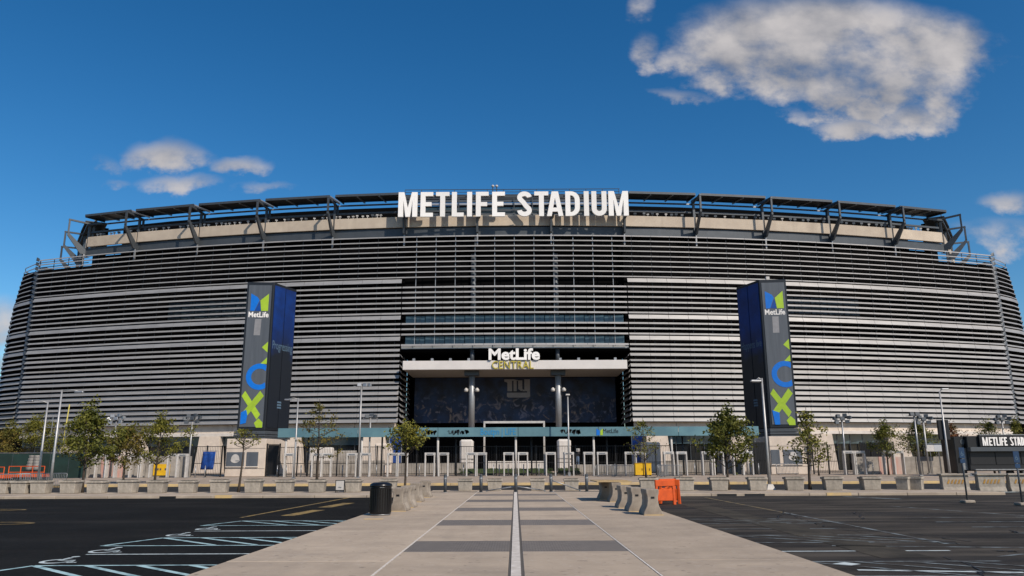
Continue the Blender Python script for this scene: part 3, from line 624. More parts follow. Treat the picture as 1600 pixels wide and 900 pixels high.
# roof edge: beam, precast panels, steel frames, tilted panels, fixtures
for s_ in (-1, 1):
    pass
wall_curve('eaves_beam', 'steel', -68, 68, 1.15, 33.45, 34.75, step=5.3)
wall_curve('roof_deck_edge', 'backing', -66, 66, 1.9, 31.3, 33.5, step=5.3)
BX = [s_ * (5.3 + 10.6 * k) for s_ in (-1, 1) for k in range(6)]
BXs = sorted(BX) ; XE = [-67.4] + BXs + [67.4]
for a, b in zip(XE[:-1], XE[1:]):
    pa = Vector((a, F(a), 0)) - nrm(a) * .8; pb = Vector((b, F(b), 0)) - nrm(b) * .8; d = (pb - pa).normalized(); n = Vector((d.y, -d.x, 0))
    pa += d * .12; pb -= d * .12; Z0, Z1 = Vector((0, 0, 34.85)), Vector((0, 0, 36.45))
    MB().hexa([pa + Z0, pb + Z0, pb - n * .25 + Z0, pa - n * .25 + Z0], [pa + Z1, pb + Z1, pb - n * .25 + Z1, pa - n * .25 + Z1]).build('precast_panel', 'parapet', stadium, bevel=.03)
    # tilted roof panel between two frames
    if not (abs(a) < 6 and abs(b) < 6) and not (abs(a + b) < 23):
        ia = pa + d * .45; ib = pb - d * .1
        zz = 39.45
        mb = MB(); f0 = [ia + n * 1.35 + Vector((0, 0, zz)), ib + n * 1.35 + Vector((0, 0, zz))]; r0 = [ib - n * 2.5 + Vector((0, 0, zz + .35)), ia - n * 2.5 + Vector((0, 0, zz + .35))]
        up = Vector((0, 0, .14))
        pn = MB().hexa(f0 + r0, [p + up for p in f0 + r0]).build('roof_panel', 'solar', stadium)
        for t in (0.0, .33, .66, 1.0):
            p0 = f0[0].lerp(f0[1], t) - Vector((0, 0, .12)); p1 = r0[1].lerp(r0[0], t) - Vector((0, 0, .12)); MB().beam(p0, p1, .16, .22).build('rafter', 'steel_light' if t in (.33, .66) else 'steel', pn)
        MB().beam(r0[1] - d * .5 - Vector((0, 0, .5)), r0[0] + d * .2 - Vector((0, 0, .5)), .16, .22).build('rear_rail', 'steel_light', pn)
        MB().beam(f0[0] + n * .07 + Vector((0, 0, .05)), f0[1] + n * .07 + Vector((0, 0, .05)), .12, .34).build('front_rail', 'steel', pn)
        MB().beam(f0[1] + d * .05 - n * .02, r0[0] + d * .05, .06, .3).build('end_plate', 'steel_light', pn)
    # dark terrace rim far behind, with the row of lamps and seats on it
    mid = (pa + pb) / 2
    bx_ = MB(); q0, q1 = pa - n * 7, pb - n * 7
    bx_.hexa([q0 + Vector((0, 0, 34)), q1 + Vector((0, 0, 34)), q1 - n * 3 + Vector((0, 0, 34)), q0 - n * 3 + Vector((0, 0, 34))], [q0 + Vector((0, 0, 40.35)), q1 + Vector((0, 0, 40.35)), q1 - n * 3 + Vector((0, 0, 40.35)), q0 - n * 3 + Vector((0, 0, 40.35))]).build('terrace_rim', 'backing', stadium)
    bx_ = MB(); bx_.beam(pa - n * .6 + Vector((0, 0, 37.35)), pb - n * .6 + Vector((0, 0, 37.35)), .3, .28).build('roof_beam', 'steel', stadium)
fx = MB().box(-.05, .05, -.05, .05, 0, .55).box(-.17, .17, -.1, .1, .551, .74).build('roof_fixture', 'white', stadium, local=True)
fd = MB().box(-.05, .05, -.05, .05, 0, .5).box(-.2, .2, -.12, .12, .501, .78).build('roof_fixture', 'steel', stadium, local=True)
fx.location = Vector((-20, F(20) + 1.2, 36.3)) - SB; fd.location = Vector((-20.7, F(20.7) + 1.2, 36.3)) - SB
rf = random.Random(9); x = -66.0
while x < 66:
    if abs(x) > 17 and rf.random() < .9:
        p = Vector((x, F(x), 36.25 + rf.uniform(-.05, .1))) - nrm(x) * 1.3; inst('roof_fixture', fx if (x < 0) == (rf.random() < .75) else fd, stadium, p - SB, rf.uniform(-.3, .3))
    x += rf.choice((.6, .7, .85, 1.3))
def frame(base, outv, name='roof_frame', reach=2.5):
    """steel bracket in a vertical plane: back posts, top arm, hanger and brace"""
    outv = outv.normalized(); b = Vector((base.x, base.y, 0)); side = Vector((-outv.y, outv.x, 0))
    def P(o, z): return b + outv * o + Vector((0, 0, z))
    fr = MB().beam(P(-.35, 33.3), P(-.35, 38.9), .32, .3, outv).build(name, 'steel', stadium)
    MB().beam(P(-.9, 36.4) + side * .2, P(-.9, 38.8) + side * .2, .26, .26, outv).build('post', 'steel', fr)
    MB().beam(P(-1.2, 38.75), P(reach + .15, 39.0), .26, .26).build('arm', 'steel', fr)
    MB().beam(P(reach, 38.9), P(reach, 36.75), .26, .24, outv).build('hanger', 'steel', fr)
    c0, c1, c2 = P(2.62, 36.95), P(2.25, 36.45), P(-.15, 34.0)
    mb = MB(); w = side * .13
    poly = [P(reach + .12, 37.0), P(reach + .12, 36.45), P(.55, 33.75), P(-.15, 33.75), P(-.15, 34.5)]
    mb.add([p - w for p in poly] + [p + w for p in poly], [(0, 1, 2, 3, 4), (9, 8, 7, 6, 5)] + [(i, i + 5, (i + 1) % 5 + 5, (i + 1) % 5) for i in range(5)]); mb.build('brace', 'steel', fr)
    MB().beam(P(-.0, 32.0), P(-.0, 33.9), .2, .2, outv).build('stub', 'steel_light', fr)
    return fr
for X in BXs:
    b = Vector((X, F(X), 0)) - nrm(X) * .75; frame(b, nrm(X), reach=.95 if abs(X) < 17 else 2.5)
for s_ in (-1, 1):
    for (x, y, ox, oy) in ((67.6, 116.2, .8, -.62), (71.6, 122.0, .93, -.35), (77.2, 130.4, 1.0, -.15)):
        frame(Vector((s_ * x, y, 0)), Vector((s_ * ox, oy, 0)))
    for (a, b_) in (((67.6, 116.4), (71.6, 122.2)), ((71.6, 122.3), (77.2, 130.6))):
        pa, pb = Vector((s_ * a[0], a[1], 0)), Vector((s_ * b_[0], b_[1], 0)); nn = Vector((-s_ * .8, .6, 0)) * .3
        MB().hexa([pa + Vector((0, 0, 34.85)), pb + Vector((0, 0, 34.85)), pb + nn + Vector((0, 0, 34.85)), pa + nn + Vector((0, 0, 34.85))], [pa + Vector((0, 0, 36.4)), pb + Vector((0, 0, 36.4)), pb + nn + Vector((0, 0, 36.4)), pa + nn + Vector((0, 0, 36.4))]).build('precast_panel', 'parapet', stadium)
        MB().beam(pa + Vector((0, 0, 38.7)), pb + Vector((0, 0, 38.7)), .3, .3).build('roof_beam', 'steel', stadium)
        MB().hexa([pa - nn * 1.5 + Vector((0, 0, 39.15)), pb - nn * 1.5 + Vector((0, 0, 39.15)), pb + nn * 9 + Vector((0, 0, 39.3)), pa + nn * 9 + Vector((0, 0, 39.3))], [pa - nn * 1.5 + Vector((0, 0, 39.3)), pb - nn * 1.5 + Vector((0, 0, 39.3)), pb + nn * 9 + Vector((0, 0, 39.45)), pa + nn * 9 + Vector((0, 0, 39.45))]).build('roof_panel', 'solar', stadium); MB().beam(pa + nn * 9 + Vector((0, 0, 36.2)), pb + nn * 9 + Vector((0, 0, 36.2)), .5, 4.8).build('terrace_rim', 'backing', stadium)
    for dz_, m in ((32.1, 'steel_light'), (31.3, 'steel')):
        MB().tube([(s_ * 66, F(66) + .3, dz_ + .8), (s_ * 75.3, F(75.3) + .5, dz_ + .8), (s_ * 78.5, 122, dz_ + .6)], .06, 6).build('corner_rail', m, stadium)
    MB().beam((s_ * 64.9, F(64.9) + 1.2, 38.62), (s_ * 67.6, 116.3, 38.62), .3, .3).build('roof_beam', 'steel', stadium)
    MB().hexa([(s_ * 76.5, 121, 31.7), (s_ * 79.3, 123, 31.7), (s_ * 79.3, 126, 31.7), (s_ * 76.5, 126, 31.7)], [(s_ * 76.7, 121.4, 33.1), (s_ * 78.6, 123.2, 33.3), (s_ * 78.8, 126, 33.3), (s_ * 76.7, 126, 33.3)]).build('corner_cap', 'steel', stadium)
for (y0, y1, z0, z1, m) in ((107.2, 107.4, 36.75, 37.1, 'steel_light'), (107.6, 107.8, 37.45, 38.25, 'glass'), (107.3, 107.6, 38.5, 38.8, 'steel_light'), (107.4, 107.7, 39.0, 39.35, 'steel'), (107.5, 108.5, 39.5, 40.2, 'solar'), (108.6, 108.9, 35.5, 37.4, 'backing')):
    MB().box(-16.4, 16.4, y0, y1, z0, z1).build('roof_beam', m, stadium)
for k in range(13): MB().box(-16.2 + 2.7 * k - .06, -16.2 + 2.7 * k + .06, 107.05, 107.19, 36.45, 39.5).build('roof_post', 'steel', stadium)
rl = MB().tube([(-16.1, 107.6, 41.0), (15.6, 107.6, 41.0)], .05, 6).tube([(-16.1, 107.6, 40.6), (15.6, 107.6, 40.6)], .04, 6)
for k in range(14): rl.tube([(-16.1 + 2.43 * k, 107.6, 40.1), (-16.1 + 2.43 * k, 107.6, 41.0)], .045, 6)
rl.build('roof_railing', 'steel', stadium)
for (px, py, D) in ((770, 291, 107.6), (776, 291, 107.6), (150, 345, 116.8), (1470, 333, 116.8)):     # small lamps on stalks on the roof
    p = dp(px, py, D); b = MB().tube([(p.x, D, p.z - 1.6), (p.x, D, p.z)], .07, 6).build('lamp_stalk', 'steel', stadium); MB().lathe([(.08, -.18), (.2, -.1), (.22, .1), (.1, .2)], 10, (p.x, D, p.z)).build('lamp', 'white', b, smooth=True)
# entrance canopy slab, soffit, columns, piers
MB().box(-15.25, 15.25, 104.0, 104.35, 13.92, 15.13).build('canopy_fascia', 'canopy', stadium, bevel=.03)
MB().box(-15.2, 15.2, 104.36, 114.4, 13.98, 14.9).build('canopy_soffit', 'soffit', stadium)
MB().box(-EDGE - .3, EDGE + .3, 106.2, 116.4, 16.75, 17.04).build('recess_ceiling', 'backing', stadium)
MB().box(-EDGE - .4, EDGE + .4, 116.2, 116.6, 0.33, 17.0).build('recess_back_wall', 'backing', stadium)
for x in (-5.95, 5.95):
    MB().tube([(x, 106.2, 6.2), (x, 106.2, 13.97)], .42, 18).build('column', 'steel_light', stadium, smooth=True)
    MB().box(x - 1.0, x + 1.0, 105.4, 107.2, 13.3, 13.96).build('column_head', 'steel', stadium)
    MB().tube([(x, 106.2, 14.9), (x, 106.2, 17.0)], .3, 12).build('column', 'steel', stadium, smooth=True)
    MB().lathe([(.62, 5.7), (.62, 6.1), (.43, 6.2)], 16, (x, 106.2, 0)).build('column_collar', 'steel_light', stadium)
    for s_ in (-1, 1): MB().lathe([(.05, -.25), (.28, -.2), (.3, .05), (.1, .3)], 10, (x + s_ * .75, 105.8, 11.3)).build('dome_lamp', 'white', stadium, smooth=True); MB().tube([(x, 106, 11.4), (x + s_ * .75, 105.8, 11.5)], .06, 6).build('lamp_arm', 'steel', stadium)
    pr = MB()
    pr.box(x - .82, x + .82, 95.2, 97.0, .33, 4.35); pb_ = pr.build('entrance_pier', 'whitestone', stadium, bevel=.22)
    MB().box(x - .84, x + .84, 95.17, 97.03, 2.0, 2.06).build('pier_joint', 'joint', pb_)
for k in range(12):                                              # small lamps standing on the canopy
    x = -13.8 + k * 2.5
    if abs(x) > 4.2: MB().box(x - .17, x + .17, 104.3, 104.7, 15.14, 15.5).build('canopy_lamp', 'steel_light', stadium)
# ground storey
for s_ in (-1, 1):
    n = 10; w = (74.5 - EDGE) / n
    for k in range(n):
        xa, xb = sorted((s_ * (EDGE + .25 + w * k + .03), s_ * (EDGE + .25 + w * (k + 1) - .03)))
        P = [Vector((xa, F(xa) + .35, 0)), Vector((xb, F(xb) + .35, 0))]
        MB().hexa([P[0] + Vector((0, 0, 5.75)), P[1] + Vector((0, 0, 5.75)), P[1] + Vector((0, .5, 5.75)), P[0] + Vector((0, .5, 5.75))], [P[0] + Vector((0, .25, 6.9)), P[1] + Vector((0, .25, 6.9)), P[1] + Vector((0, .7, 6.9)), P[0] + Vector((0, .7, 6.9))]).build('spandrel_panel', 'cream', stadium)
        MB().hexa([P[0] + Vector((0, -.2, 5.3)), P[1] + Vector((0, -.2, 5.3)), P[1] + Vector((0, .4, 5.3)), P[0] + Vector((0, .4, 5.3))], [P[0] + Vector((0, -.2, 5.748)), P[1] + Vector((0, -.2, 5.748)), P[1] + Vector((0, .4, 5.748)), P[0] + Vector((0, .4, 5.748))]).build('ledge', 'whitestone', stadium, bevel=.03)
        xc = (xa + xb) / 2; yb = F(xc)
        if k % 2 == (0 if s_ > 0 else 0):
            MB().hexa([(xc - 1.9, yb - .5, .33), (xc + 1.9, yb - .5, .33), (xc + 1.9, yb + 1, .33), (xc - 1.9, yb + 1, .33)], [(xc - 1.4, yb - .5, 5.29), (xc + 1.4, yb - .5, 5.29), (xc + 1.4, yb + 1, 5.29), (xc - 1.4, yb + 1, 5.29)]).build('wall_pier', 'cream', stadium, bevel=.04)
        for q in range(3):
            x0 = xa + (xb - xa) * q / 3 + .05; x1 = xa + (xb - xa) * (q + 1) / 3 - .05; y_ = F((x0 + x1) / 2) + 1.3
            MB().box(x0, x1, y_, y_ + .05, 4.0, 5.28).build('window_pane', 'glass', stadium)
            MB().box(x0, x1, y_ + .3, y_ + .35, .4, 3.95).build('window_pane', 'darkglass', stadium)
            MB().box(x1 + .01, x1 + .09, y_ - .06, y_ + .3, .34, 5.28).build('mullion', 'steel', stadium)
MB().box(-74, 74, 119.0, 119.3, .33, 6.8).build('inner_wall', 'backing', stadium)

# the big sign over the entrance --------------------------------------
sg = thing('stadium_sign', 'large white METLIFE STADIUM letters on the roof edge above the entrance', 'sign', Vector((0, 104.15, 35.3)))
LT = [('M', 622.4, 652), ('E', 657, 676.5), ('T', 681, 702), ('L', 706, 724.5), ('I', 729.8, 736.5), ('F', 743.5, 763.5), ('E', 769, 789), ('S', 808, 831), ('T', 835, 857), ('A', 854.5, 880), ('D', 883.5, 906), ('I', 912.5, 919), ('U', 924.5, 948), ('M', 951, 982)]
H = 3.68
for ch, xa, xb in LT:
    a = dp(xa, 320, 104.15).x; b = dp(xb, 320, 104.15).x; mb = MB()
    s_ = .19
    block_letter(mb, ch, (b - a) / H, lambda u, v, d: Vector((a + u * H, 104.15 - d, 35.72 + v * H)), -.3, 0.0, s=s_)
    mb.build('letter_' + ch.lower(), 'white_sign', sg)
for z in (36.1, 38.7): MB().box(-16.0, 16.0, 104.47, 104.6, z, z + .2).build('mounting_rail', 'steel', sg)
for x in (-15.8, -5.3, 5.3, 15.8): MB().beam((x + .3, 104.61, 36.2), (x + .3, 106.9, 36.2), .25, .3).build('bracket', 'steel', sg)
# MetLife CENTRAL over the canopy
s2 = thing('entrance_sign', 'white MetLife letters above yellow CENTRAL letters on the entrance canopy', 'sign', Vector((0, 103.9, 15.13)))
def put_word(txt, xa, xb, z0, y, height, m, parent, bold, d, name='letter', size=1.0):
    il = text_islands(txt, 1.0, bold); w0, w1 = word_span(il); capz = max(p[1] for i in il for p in i[0]); k = (xb - xa) / (w1 - w0); kz = height / capz
    for g in il:
        mb = MB(); put_letter(mb, g, lambda u, v, dd: Vector((xa + (u - w0) * k, y - dd, z0 + v * kz)), 0.0, d); mb.build(name, m, parent)
a, b = dp(763.5, 553, 103.9).x, dp(843.5, 553, 103.9).x
put_word('MetLife', a, b, 15.25, 103.95, 1.52, 'white_sign', s2, .035, .2)
a, b = dp(769, 570, 103.9).x, dp(834, 570, 103.9).x
put_word('CENTRAL', a, b, 13.98, 103.93, 1.05, 'gold', s2, -.004, .14)
# mural in the recess ---------------------------------------------------
mu = MB().box(-14.9, 14.9, 114.5, 114.62, 7.3, 13.9).build('mural_banner', 'mural')
tag(mu, 'dark blue crowd mural with grey ny emblem inside the entrance recess', 'banner')
mb = MB()
p0 = dp(788, 590, 114.4); wE = dp(828, 590, 114.4).x - p0.x; zt = p0.z - .2; hE = 2.75
def em(u, v, d): return Vector((p0.x + u * wE, 114.46 - d, zt - hE + v * hE))
for poly in ([(0, .98), (.30, .98), (.30, .34), (.12, .34), (.12, .80), (0, .86)], [(.36, .90), (.36, .34), (.48, .34), (.48, .90)], [(.54, .92), (.54, .46), (.66, .34), (.70, .40), (.70, .92)], [(.78, .98), (1.0, .98), (1.0, .34), (.84, .34), (.78, .40)],
             [(.10, .26), (1.0, .26), (1.0, .06), (.90, 0), (.16, 0), (.10, .06)], [(.305, .98), (.36, .98), (.535, .93), (.535, .905), (.305, .905)], [(.705, .34), (.835, .335), (.775, .40), (.705, .46)], [(.88, .33), (1.0, .33), (1.0, .265), (.88, .265)]):
    mb.prism(poly, em, 0.0, .03)
mb.build('emblem', 'muralgrey', mu)
# ------------------------------------------------------------------ pylons
def pylon(s_, offx, label, word):
    base = Vector((s_ * 27.0 + offx, 82, .33)); t = thing('advertising_pylon', label, 'pylon', base, 'tall advertising pylons flanking the entrance')
    A, B, C, D = [Vector((s_ * x + offx, y, 0)) for x, y in ((28.6, 80.0), (25.8, 80.25), (24.45, 84.1), (28.3, 84.4))]
    zb, zt = 4.95, 20.6
    def up(p, z): return p + Vector((0, 0, z))
    core = MB().hexa([up(p, zb) for p in (A, B, C, D)], [up(p, zt) for p in (A, B, C, D)]).build('tower', 'pylonframe', t, bevel=.04)
    cen = (A + B + C + D) / 4
    ring = lambda k, z0, z1, nm, m: MB().hexa([up(cen + (p - cen) * k, z0) for p in (A, B, C, D)], [up(cen + (p - cen) * k, z1) for p in (A, B, C, D)]).build(nm, m, t, bevel=.02)
    for i, (k, z0, z1) in enumerate(((1.1, 4.55, 4.9), (1.12, 4.3, 4.5), (1.08, 4.1, 4.28))): ring(k, z0, z1, 'plinth_band', 'steel')
    L, Rr = (A, B) if s_ < 0 else (B, A)                  # left and right end of the front face as seen from the walkway
    dx_ = (Rr - L); W = dx_.length; d = dx_ / W; n = Vector((d.y, -d.x, 0))
    def f(u, v, q): return L + d * u + n * q + Vector((0, 0, v))
    sc = MB(); m0 = .22; sc.prism([(m0, zb + .35), (W - m0, zb + .35), (W - m0, zt - .35), (m0, zt - .35)], f, .0, .05); scr = sc.build('front_screen', 'screen', t)
    w = W - 2 * m0
    def yz(y): return zb + (673 - y) / 233.0 * (zt - zb)
    def art(polys, m, nm, q=.053):
        mb = MB()
        for P in polys: mb.prism([(m0 + max(0.005, min(.995, u)) * w, yz(y)) for u, y in P], f, q, q + .012)
        return mb.build(nm, m, scr)
    art([[(.12, 459), (.42, 465), (.50, 470), (.30, 487), (.12, 487)]], 'blue', 'logo_piece'); art([[(.54, 470), (.90, 459), (.90, 487), (.60, 487)]], 'green', 'logo_piece'); art([[(.32, 487), (.515, 471), (.585, 487)]], 'blue2', 'logo_piece')
    il = text_islands('MetLife', 1.0, .02); w0, w1 = word_span(il); k = .88 * w / (w1 - w0)
    mb = MB()
    for g in il: put_letter(mb, g, lambda u, v, q: f(m0 + .06 * w + (u - w0) * k, yz(497) + v * k * 1.15, q), .052, .066)
    mb.build('brand_lettering', 'white_sign', scr)
    art([[(.36, 500), (.64, 500), (.62, 526), (.34, 526)]], 'screenrect', 'print_patch')
    art([[(.74, 545), (1.0, 536), (1.0, 553)]], 'green', 'print_shape'); art([[(.72, 571), (1.0, 561), (1.0, 571)]], 'green', 'print_shape')
    cy, cu = 591, .72; ro, ri = 20.5, 12.5; sx = 233.0 / (zt - zb) * w; pts = []
    ringp = []
    for a in range(0, 360, 15):
        def q_(r, aa): return (cu + r * math.cos(R(aa)) / sx, cy - r * math.sin(R(aa)))
        P = [q_(ro, a), q_(ro, a + 15), q_(ri, a + 15), q_(ri, a)]
        if min(p[0] for p in P) < .97: ringp.append(P)
    art(ringp, 'blue', 'print_ring', .056)
    art([[(.02, 621), (.16, 613), (.86, 649), (.72, 657)]], 'green', 'print_cross'); art([[(.80, 613), (.97, 621), (.20, 656), (.06, 648)]], 'green', 'print_cross', .067)
    art([[(.04, 646), (.26, 642), (.32, 650), (.28, 662), (.04, 664)]] if s_ < 0 else [[(.04, 646), (.34, 650), (.34, 668), (.12, 668)]], 'blue', 'print_shape', .08)
    art([[(.62, 662), (.80, 655), (.98, 661), (.98, 669), (.72, 669)]], 'green', 'print_shape')
    # side face towards the entrance
    S0, S1 = (B, C) if s_ < 0 else (C, B)
    e = (S1 - S0); WS = e.length; e /= WS; ns = Vector((e.y, -e.x, 0))
    def g_(u, v, q): return S0 + e * u + ns * q + Vector((0, 0, v))
    sd_ = MB()
    for (u0, u1) in ((.18, WS / 2 - .06), (WS / 2 + .06, WS - .18)): sd_.prism([(u0, zb + .3), (u1, zb + .3), (u1, zt - .3), (u0, zt - .3)], g_, 0, .05)
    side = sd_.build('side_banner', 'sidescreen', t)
    il = text_islands(word, 1.0, 0.0); w0, w1 = word_span(il); k = (WS - .6) / (w1 - w0); mb = MB()
    for g in il: put_letter(mb, g, lambda u, v, q: g_(.3 + (u - w0) * k, zb + (zt - zb) * .545 + v * k * 1.7, q), .052, .06)
    mb.build('side_lettering', 'sidetext', side)
    mb = MB()
    for r in range(3): mb.prism([(WS * .42, zb + 2.9 - r * .28), (WS * .6, zb + 2.9 - r * .28), (WS * .58, zb + 3.08 - r * .28), (WS * .43, zb + 3.08 - r * .28)], g_, .052, .06)
    mb.build('side_small_print', 'sidetext', side)
    # stone booth the pylon stands on
    bx = [Vector((s_ * x + offx, y, 0)) for x, y in ((29.3, 79.4), (25.3, 79.4), (24.6, 84.2), (29.2, 84.6))]
    booth = MB().hexa([up(p, .33) for p in bx], [up(p, 4.08) for p in bx]).build('stone_booth', 'cream', t, bevel=.04)
    Lb, Rb = (bx[0], bx[1]) if s_ < 0 else (bx[1], bx[0])
    for j, (u0, u1) in enumerate(((.12, 1.9), (2.15, 3.3)) if s_ < 0 else ((.1, .95), (1.35, 3.2))):
        x0 = Lb.x + u0; x1 = Lb.x + u1
        wn = MB().box(x0, x1, 79.33, 79.42, 1.35, 2.75).build('booth_window', 'screen', booth); MB().box(x0 - .04, x1 + .04, 79.28, 79.41, 1.26, 1.34).build('window_sill', 'whitestone', wn)
        if (s_ < 0 and j == 0) or (s_ > 0 and j == 1):
            xm = (x0 + x1) / 2; mb = MB()
            mb.prism([(xm + .42 * math.cos(R(a_)) * (1.15 if a_ > 180 else 1), 2.05 + .5 * math.sin(R(a_)) * (.75 if a_ > 180 else 1)) for a_ in range(0, 360, 20)], lambda u, v, q: Vector((u, 79.325 - q, v)), 0, .02)
            hm = mb.build('helmet_emblem', 'white', wn)
            MB().box(xm + .05, xm + .40, 79.285, 79.30, 1.86, 1.92).build('emblem_bar', 'screen', wn)
    for z in (1.1, 3.1): MB().box(bx[0].x if s_ < 0 else bx[1].x, bx[1].x if s_ < 0 else bx[0].x, 79.385, 79.395, z, z + .03).build('stone_joint', 'joint', booth)
    return t
pylon(-1, 0, 'left dark pylon with blue ring, green cross and logo beside thin tree', 'Progressing')
pylon(1, .4, 'right dark pylon with deep blue side banner behind short lamp post', 'Happens live')
bpy.data.objects['advertising_pylon']['label'] = 'dark advertising pylon whose stone base has a blue tarp beside it'
bpy.data.objects['advertising_pylon.001']['label'] = 'dark advertising pylon with small white lamp on its top edge'
pr_ = bpy.data.objects['advertising_pylon.001']
MB().box(27.0, 27.35, 80.2, 80.5, 20.6, 20.95).build('top_lamp', 'white', pr_)

# ------------------------------------------------------------------ gate canopy, arches, fences
GZ = .325
def ordinal(i):
    a = ('first', 'second', 'third', 'fourth', 'fifth', 'sixth', 'seventh', 'eighth', 'ninth', 'tenth', 'eleventh', 'twelfth', 'thirteenth', 'fourteenth', 'fifteenth', 'sixteenth', 'seventeenth', 'eighteenth', 'nineteenth')
    return a[i] if i < 19 else ('twentieth' if i == 19 else 'thirtieth' if i == 29 else ('twenty-' if i < 29 else 'thirty-') + a[(i + 1) % 10 - 1])
gc = thing('gate_canopy', 'long teal gate canopy on white posts in front of the entrance', 'canopy', Vector((0, 78, GZ)))
xsP = [-23.6 + 7.96 * i for i in range(7)]
for a, b in zip(xsP[:-1], xsP[1:]):
    MB().box(a + .02, b - .02, 77.5, 77.62, 4.12, 5.02).build('fascia_panel', 'teal', gc, bevel=.01)
MB().box(-23.6, 24.16, 77.63, 80.6, 4.3, 4.5).build('roof_slab', 'backing', gc)
for px in (446, 565, 684, 806, 928, 1050, 1167):
    x = dp(px, 710, 77.9).x; MB().tube([(x, 77.9, GZ), (x, 77.9, 4.3)], .11, 10).build('post', 'white', gc, smooth=True); MB().tube([(x + 1.6, 80.3, GZ), (x + 1.6, 80.3, 4.3)], .09, 8).build('rear_post', 'steel', gc, smooth=True)
put_word('Boutpn | LIFE', dp(751, 675, 77.5).x, dp(806, 675, 77.5).x, 4.3, 77.49, .62, 'tealtext', gc, .01, .015, 'lettering')
put_word('MetLife', dp(942, 675, 77.5).x, dp(966, 675, 77.5).x, 4.42, 77.49, .42, 'black', gc, 0, .015, 'lettering')
MB().add([dp(932, 669.5, 77.47), dp(937, 673, 77.47), dp(937, 680, 77.47), dp(932, 680, 77.47)], [(0, 1, 2, 3)]).build('logo_piece', 'blue', gc); MB().add([dp(938, 673, 77.47), dp(942, 669.5, 77.47), dp(942, 680, 77.47), dp(938, 680, 77.47)], [(0, 1, 2, 3)]).build('logo_piece', 'green', gc)

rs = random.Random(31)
for (xa, xb) in ((657, 680), (700, 732), (875, 907)):              # dark wavy strokes laid on the fascia
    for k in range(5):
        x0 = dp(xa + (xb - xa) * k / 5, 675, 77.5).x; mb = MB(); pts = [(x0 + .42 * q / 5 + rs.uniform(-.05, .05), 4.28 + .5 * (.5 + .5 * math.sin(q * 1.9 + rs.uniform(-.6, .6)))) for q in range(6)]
        stroke(mb, pts, .075, lambda u, v, d: Vector((u, 77.49 - d, v)), 0, .01 + .001 * k); mb.build('dark_squiggle', 'black', gc)
def make_arch():
    t = thing('security_arch', 'white walk-through metal detector arch standing in the row at the gates', 'detector', Vector((0, 0, 0)), 'metal detector arches at the gates')
    for s_ in (-1, 1):
        MB().box(s_ * .44 - .055, s_ * .44 + .055, -.28, .28, .02, 2.0).build('side_panel', 'white', t, bevel=.02, local=True)
        MB().box(s_ * .44 - .09, s_ * .44 + .09, -.32, .32, 0, .03).build('foot', 'galv', t, local=True)
    MB().box(-.52, .52, -.16, .16, 2.0, 2.26).build('crosspiece', 'white', t, bevel=.02, local=True); MB().box(-.3, .3, -.175, -.161, 2.06, 2.18).build('display', 'galv', t, local=True)
    return t
arch0 = make_arch(); st = []
AX = [164, 180, 217, 234, 275, 290, 455.5, 498, 513, 552, 573, 615, 631, 673, 694, 737, 753, 795, 817, 860, 888, 919, 940, 983, 999, 1043, 1063, 1102, 1120, 1150, 1165, 1322, 1339, 1384, 1399]
ra = random.Random(2)
for i, px in enumerate(AX):
    D = 77.0 + ra.uniform(-.3, .3); p = dp(px, 740, D); place(arch0, st, (p.x, D - .9, GZ - .012), ra.uniform(-.06, .06), 'white metal detector arch, %s in the gate row counted from the green screen fence' % ordinal(i))
def make_post():
    t = thing('guide_post', 'slim grey steel guide post between the metal detectors', 'post', Vector((0, 0, 0)), 'grey guide posts at the gates')
    MB().tube([(0, 0, .02), (0, 0, 1.05)], .05, 8).build('shaft', 'galv', t, smooth=True, local=True); MB().lathe([(.055, 1.05), (.06, 1.07), (.03, 1.12)], 10).build('cap', 'galv', t, smooth=True, local=True); MB().box(-.1, .1, -.1, .1, 0, .025).build('base_plate', 'galv', t, local=True)
    return t
g0 = make_post(); st = []
for px in (433, 447, 470, 485, 535, 588, 600, 655, 665, 724, 742, 771, 780, 794, 818, 842, 882, 896, 949, 961, 1012, 1072, 1086, 1100, 1110, 1133, 1172, 1186, 1352, 1365, 320, 305):
    D = 76.4 + ra.uniform(-.3, .6); p = dp(px, 740, D); place(g0, st, (p.x, D, GZ))
def fence(x0, x1, y, h, label, posts=3, pick=.16, panel=False, group='black perimeter fence sections'):
    t = thing('perimeter_fence', label, 'fence', Vector(((x0 + x1) / 2, y, GZ)), group)
    for i in range(posts):
        x = x0 + (x1 - x0) * i / (posts - 1); MB().box(x - .06, x + .06, y - .06, y + .06, GZ, h + .1).build('post', 'fenceblack', t)
    for z in (.55, h * .5, h): MB().box(x0 + .07, x1 - .07, y - .025, y + .025, z - .03, z + .03).build('rail', 'fenceblack', t)
    n = int((x1 - x0) / pick); mb = MB()
    for i in range(1, n):
        x = x0 + (x1 - x0) * i / n; mb.box(x - .012, x + .012, y - .04, y - .026, .45, h + .02)
    pk = mb.build('pickets', 'fenceblack', t); pk['kind'] = 'stuff'
    if panel:
        for i in range(posts - 1):
            a = x0 + (x1 - x0) * i / (posts - 1); b = x0 + (x1 - x0) * (i + 1) / (posts - 1); MB().box(a + .1, b - .1, y + .03, y + .05, .5, h - .05).build('screen_panel', 'black', t)
    return t
xF = [-23.9, -19.9, -15.9, -11.9, -7.9, -3.9, .1, 4.1, 8.1, 12.1, 16.1, 20.1, 24.1]
for i, (a, b) in enumerate(zip(xF[:-1], xF[1:])): fence(a, b - .02, 79.0, 3.2, 'black fence section under the teal canopy, %s from the pylon with the tarp' % ordinal(i), group='fence sections under the canopy')
fence(-36.0, -32.6, 79.0, 3.4, 'black screened fence section beside the pale concrete wall', 4, panel=True, group=None)
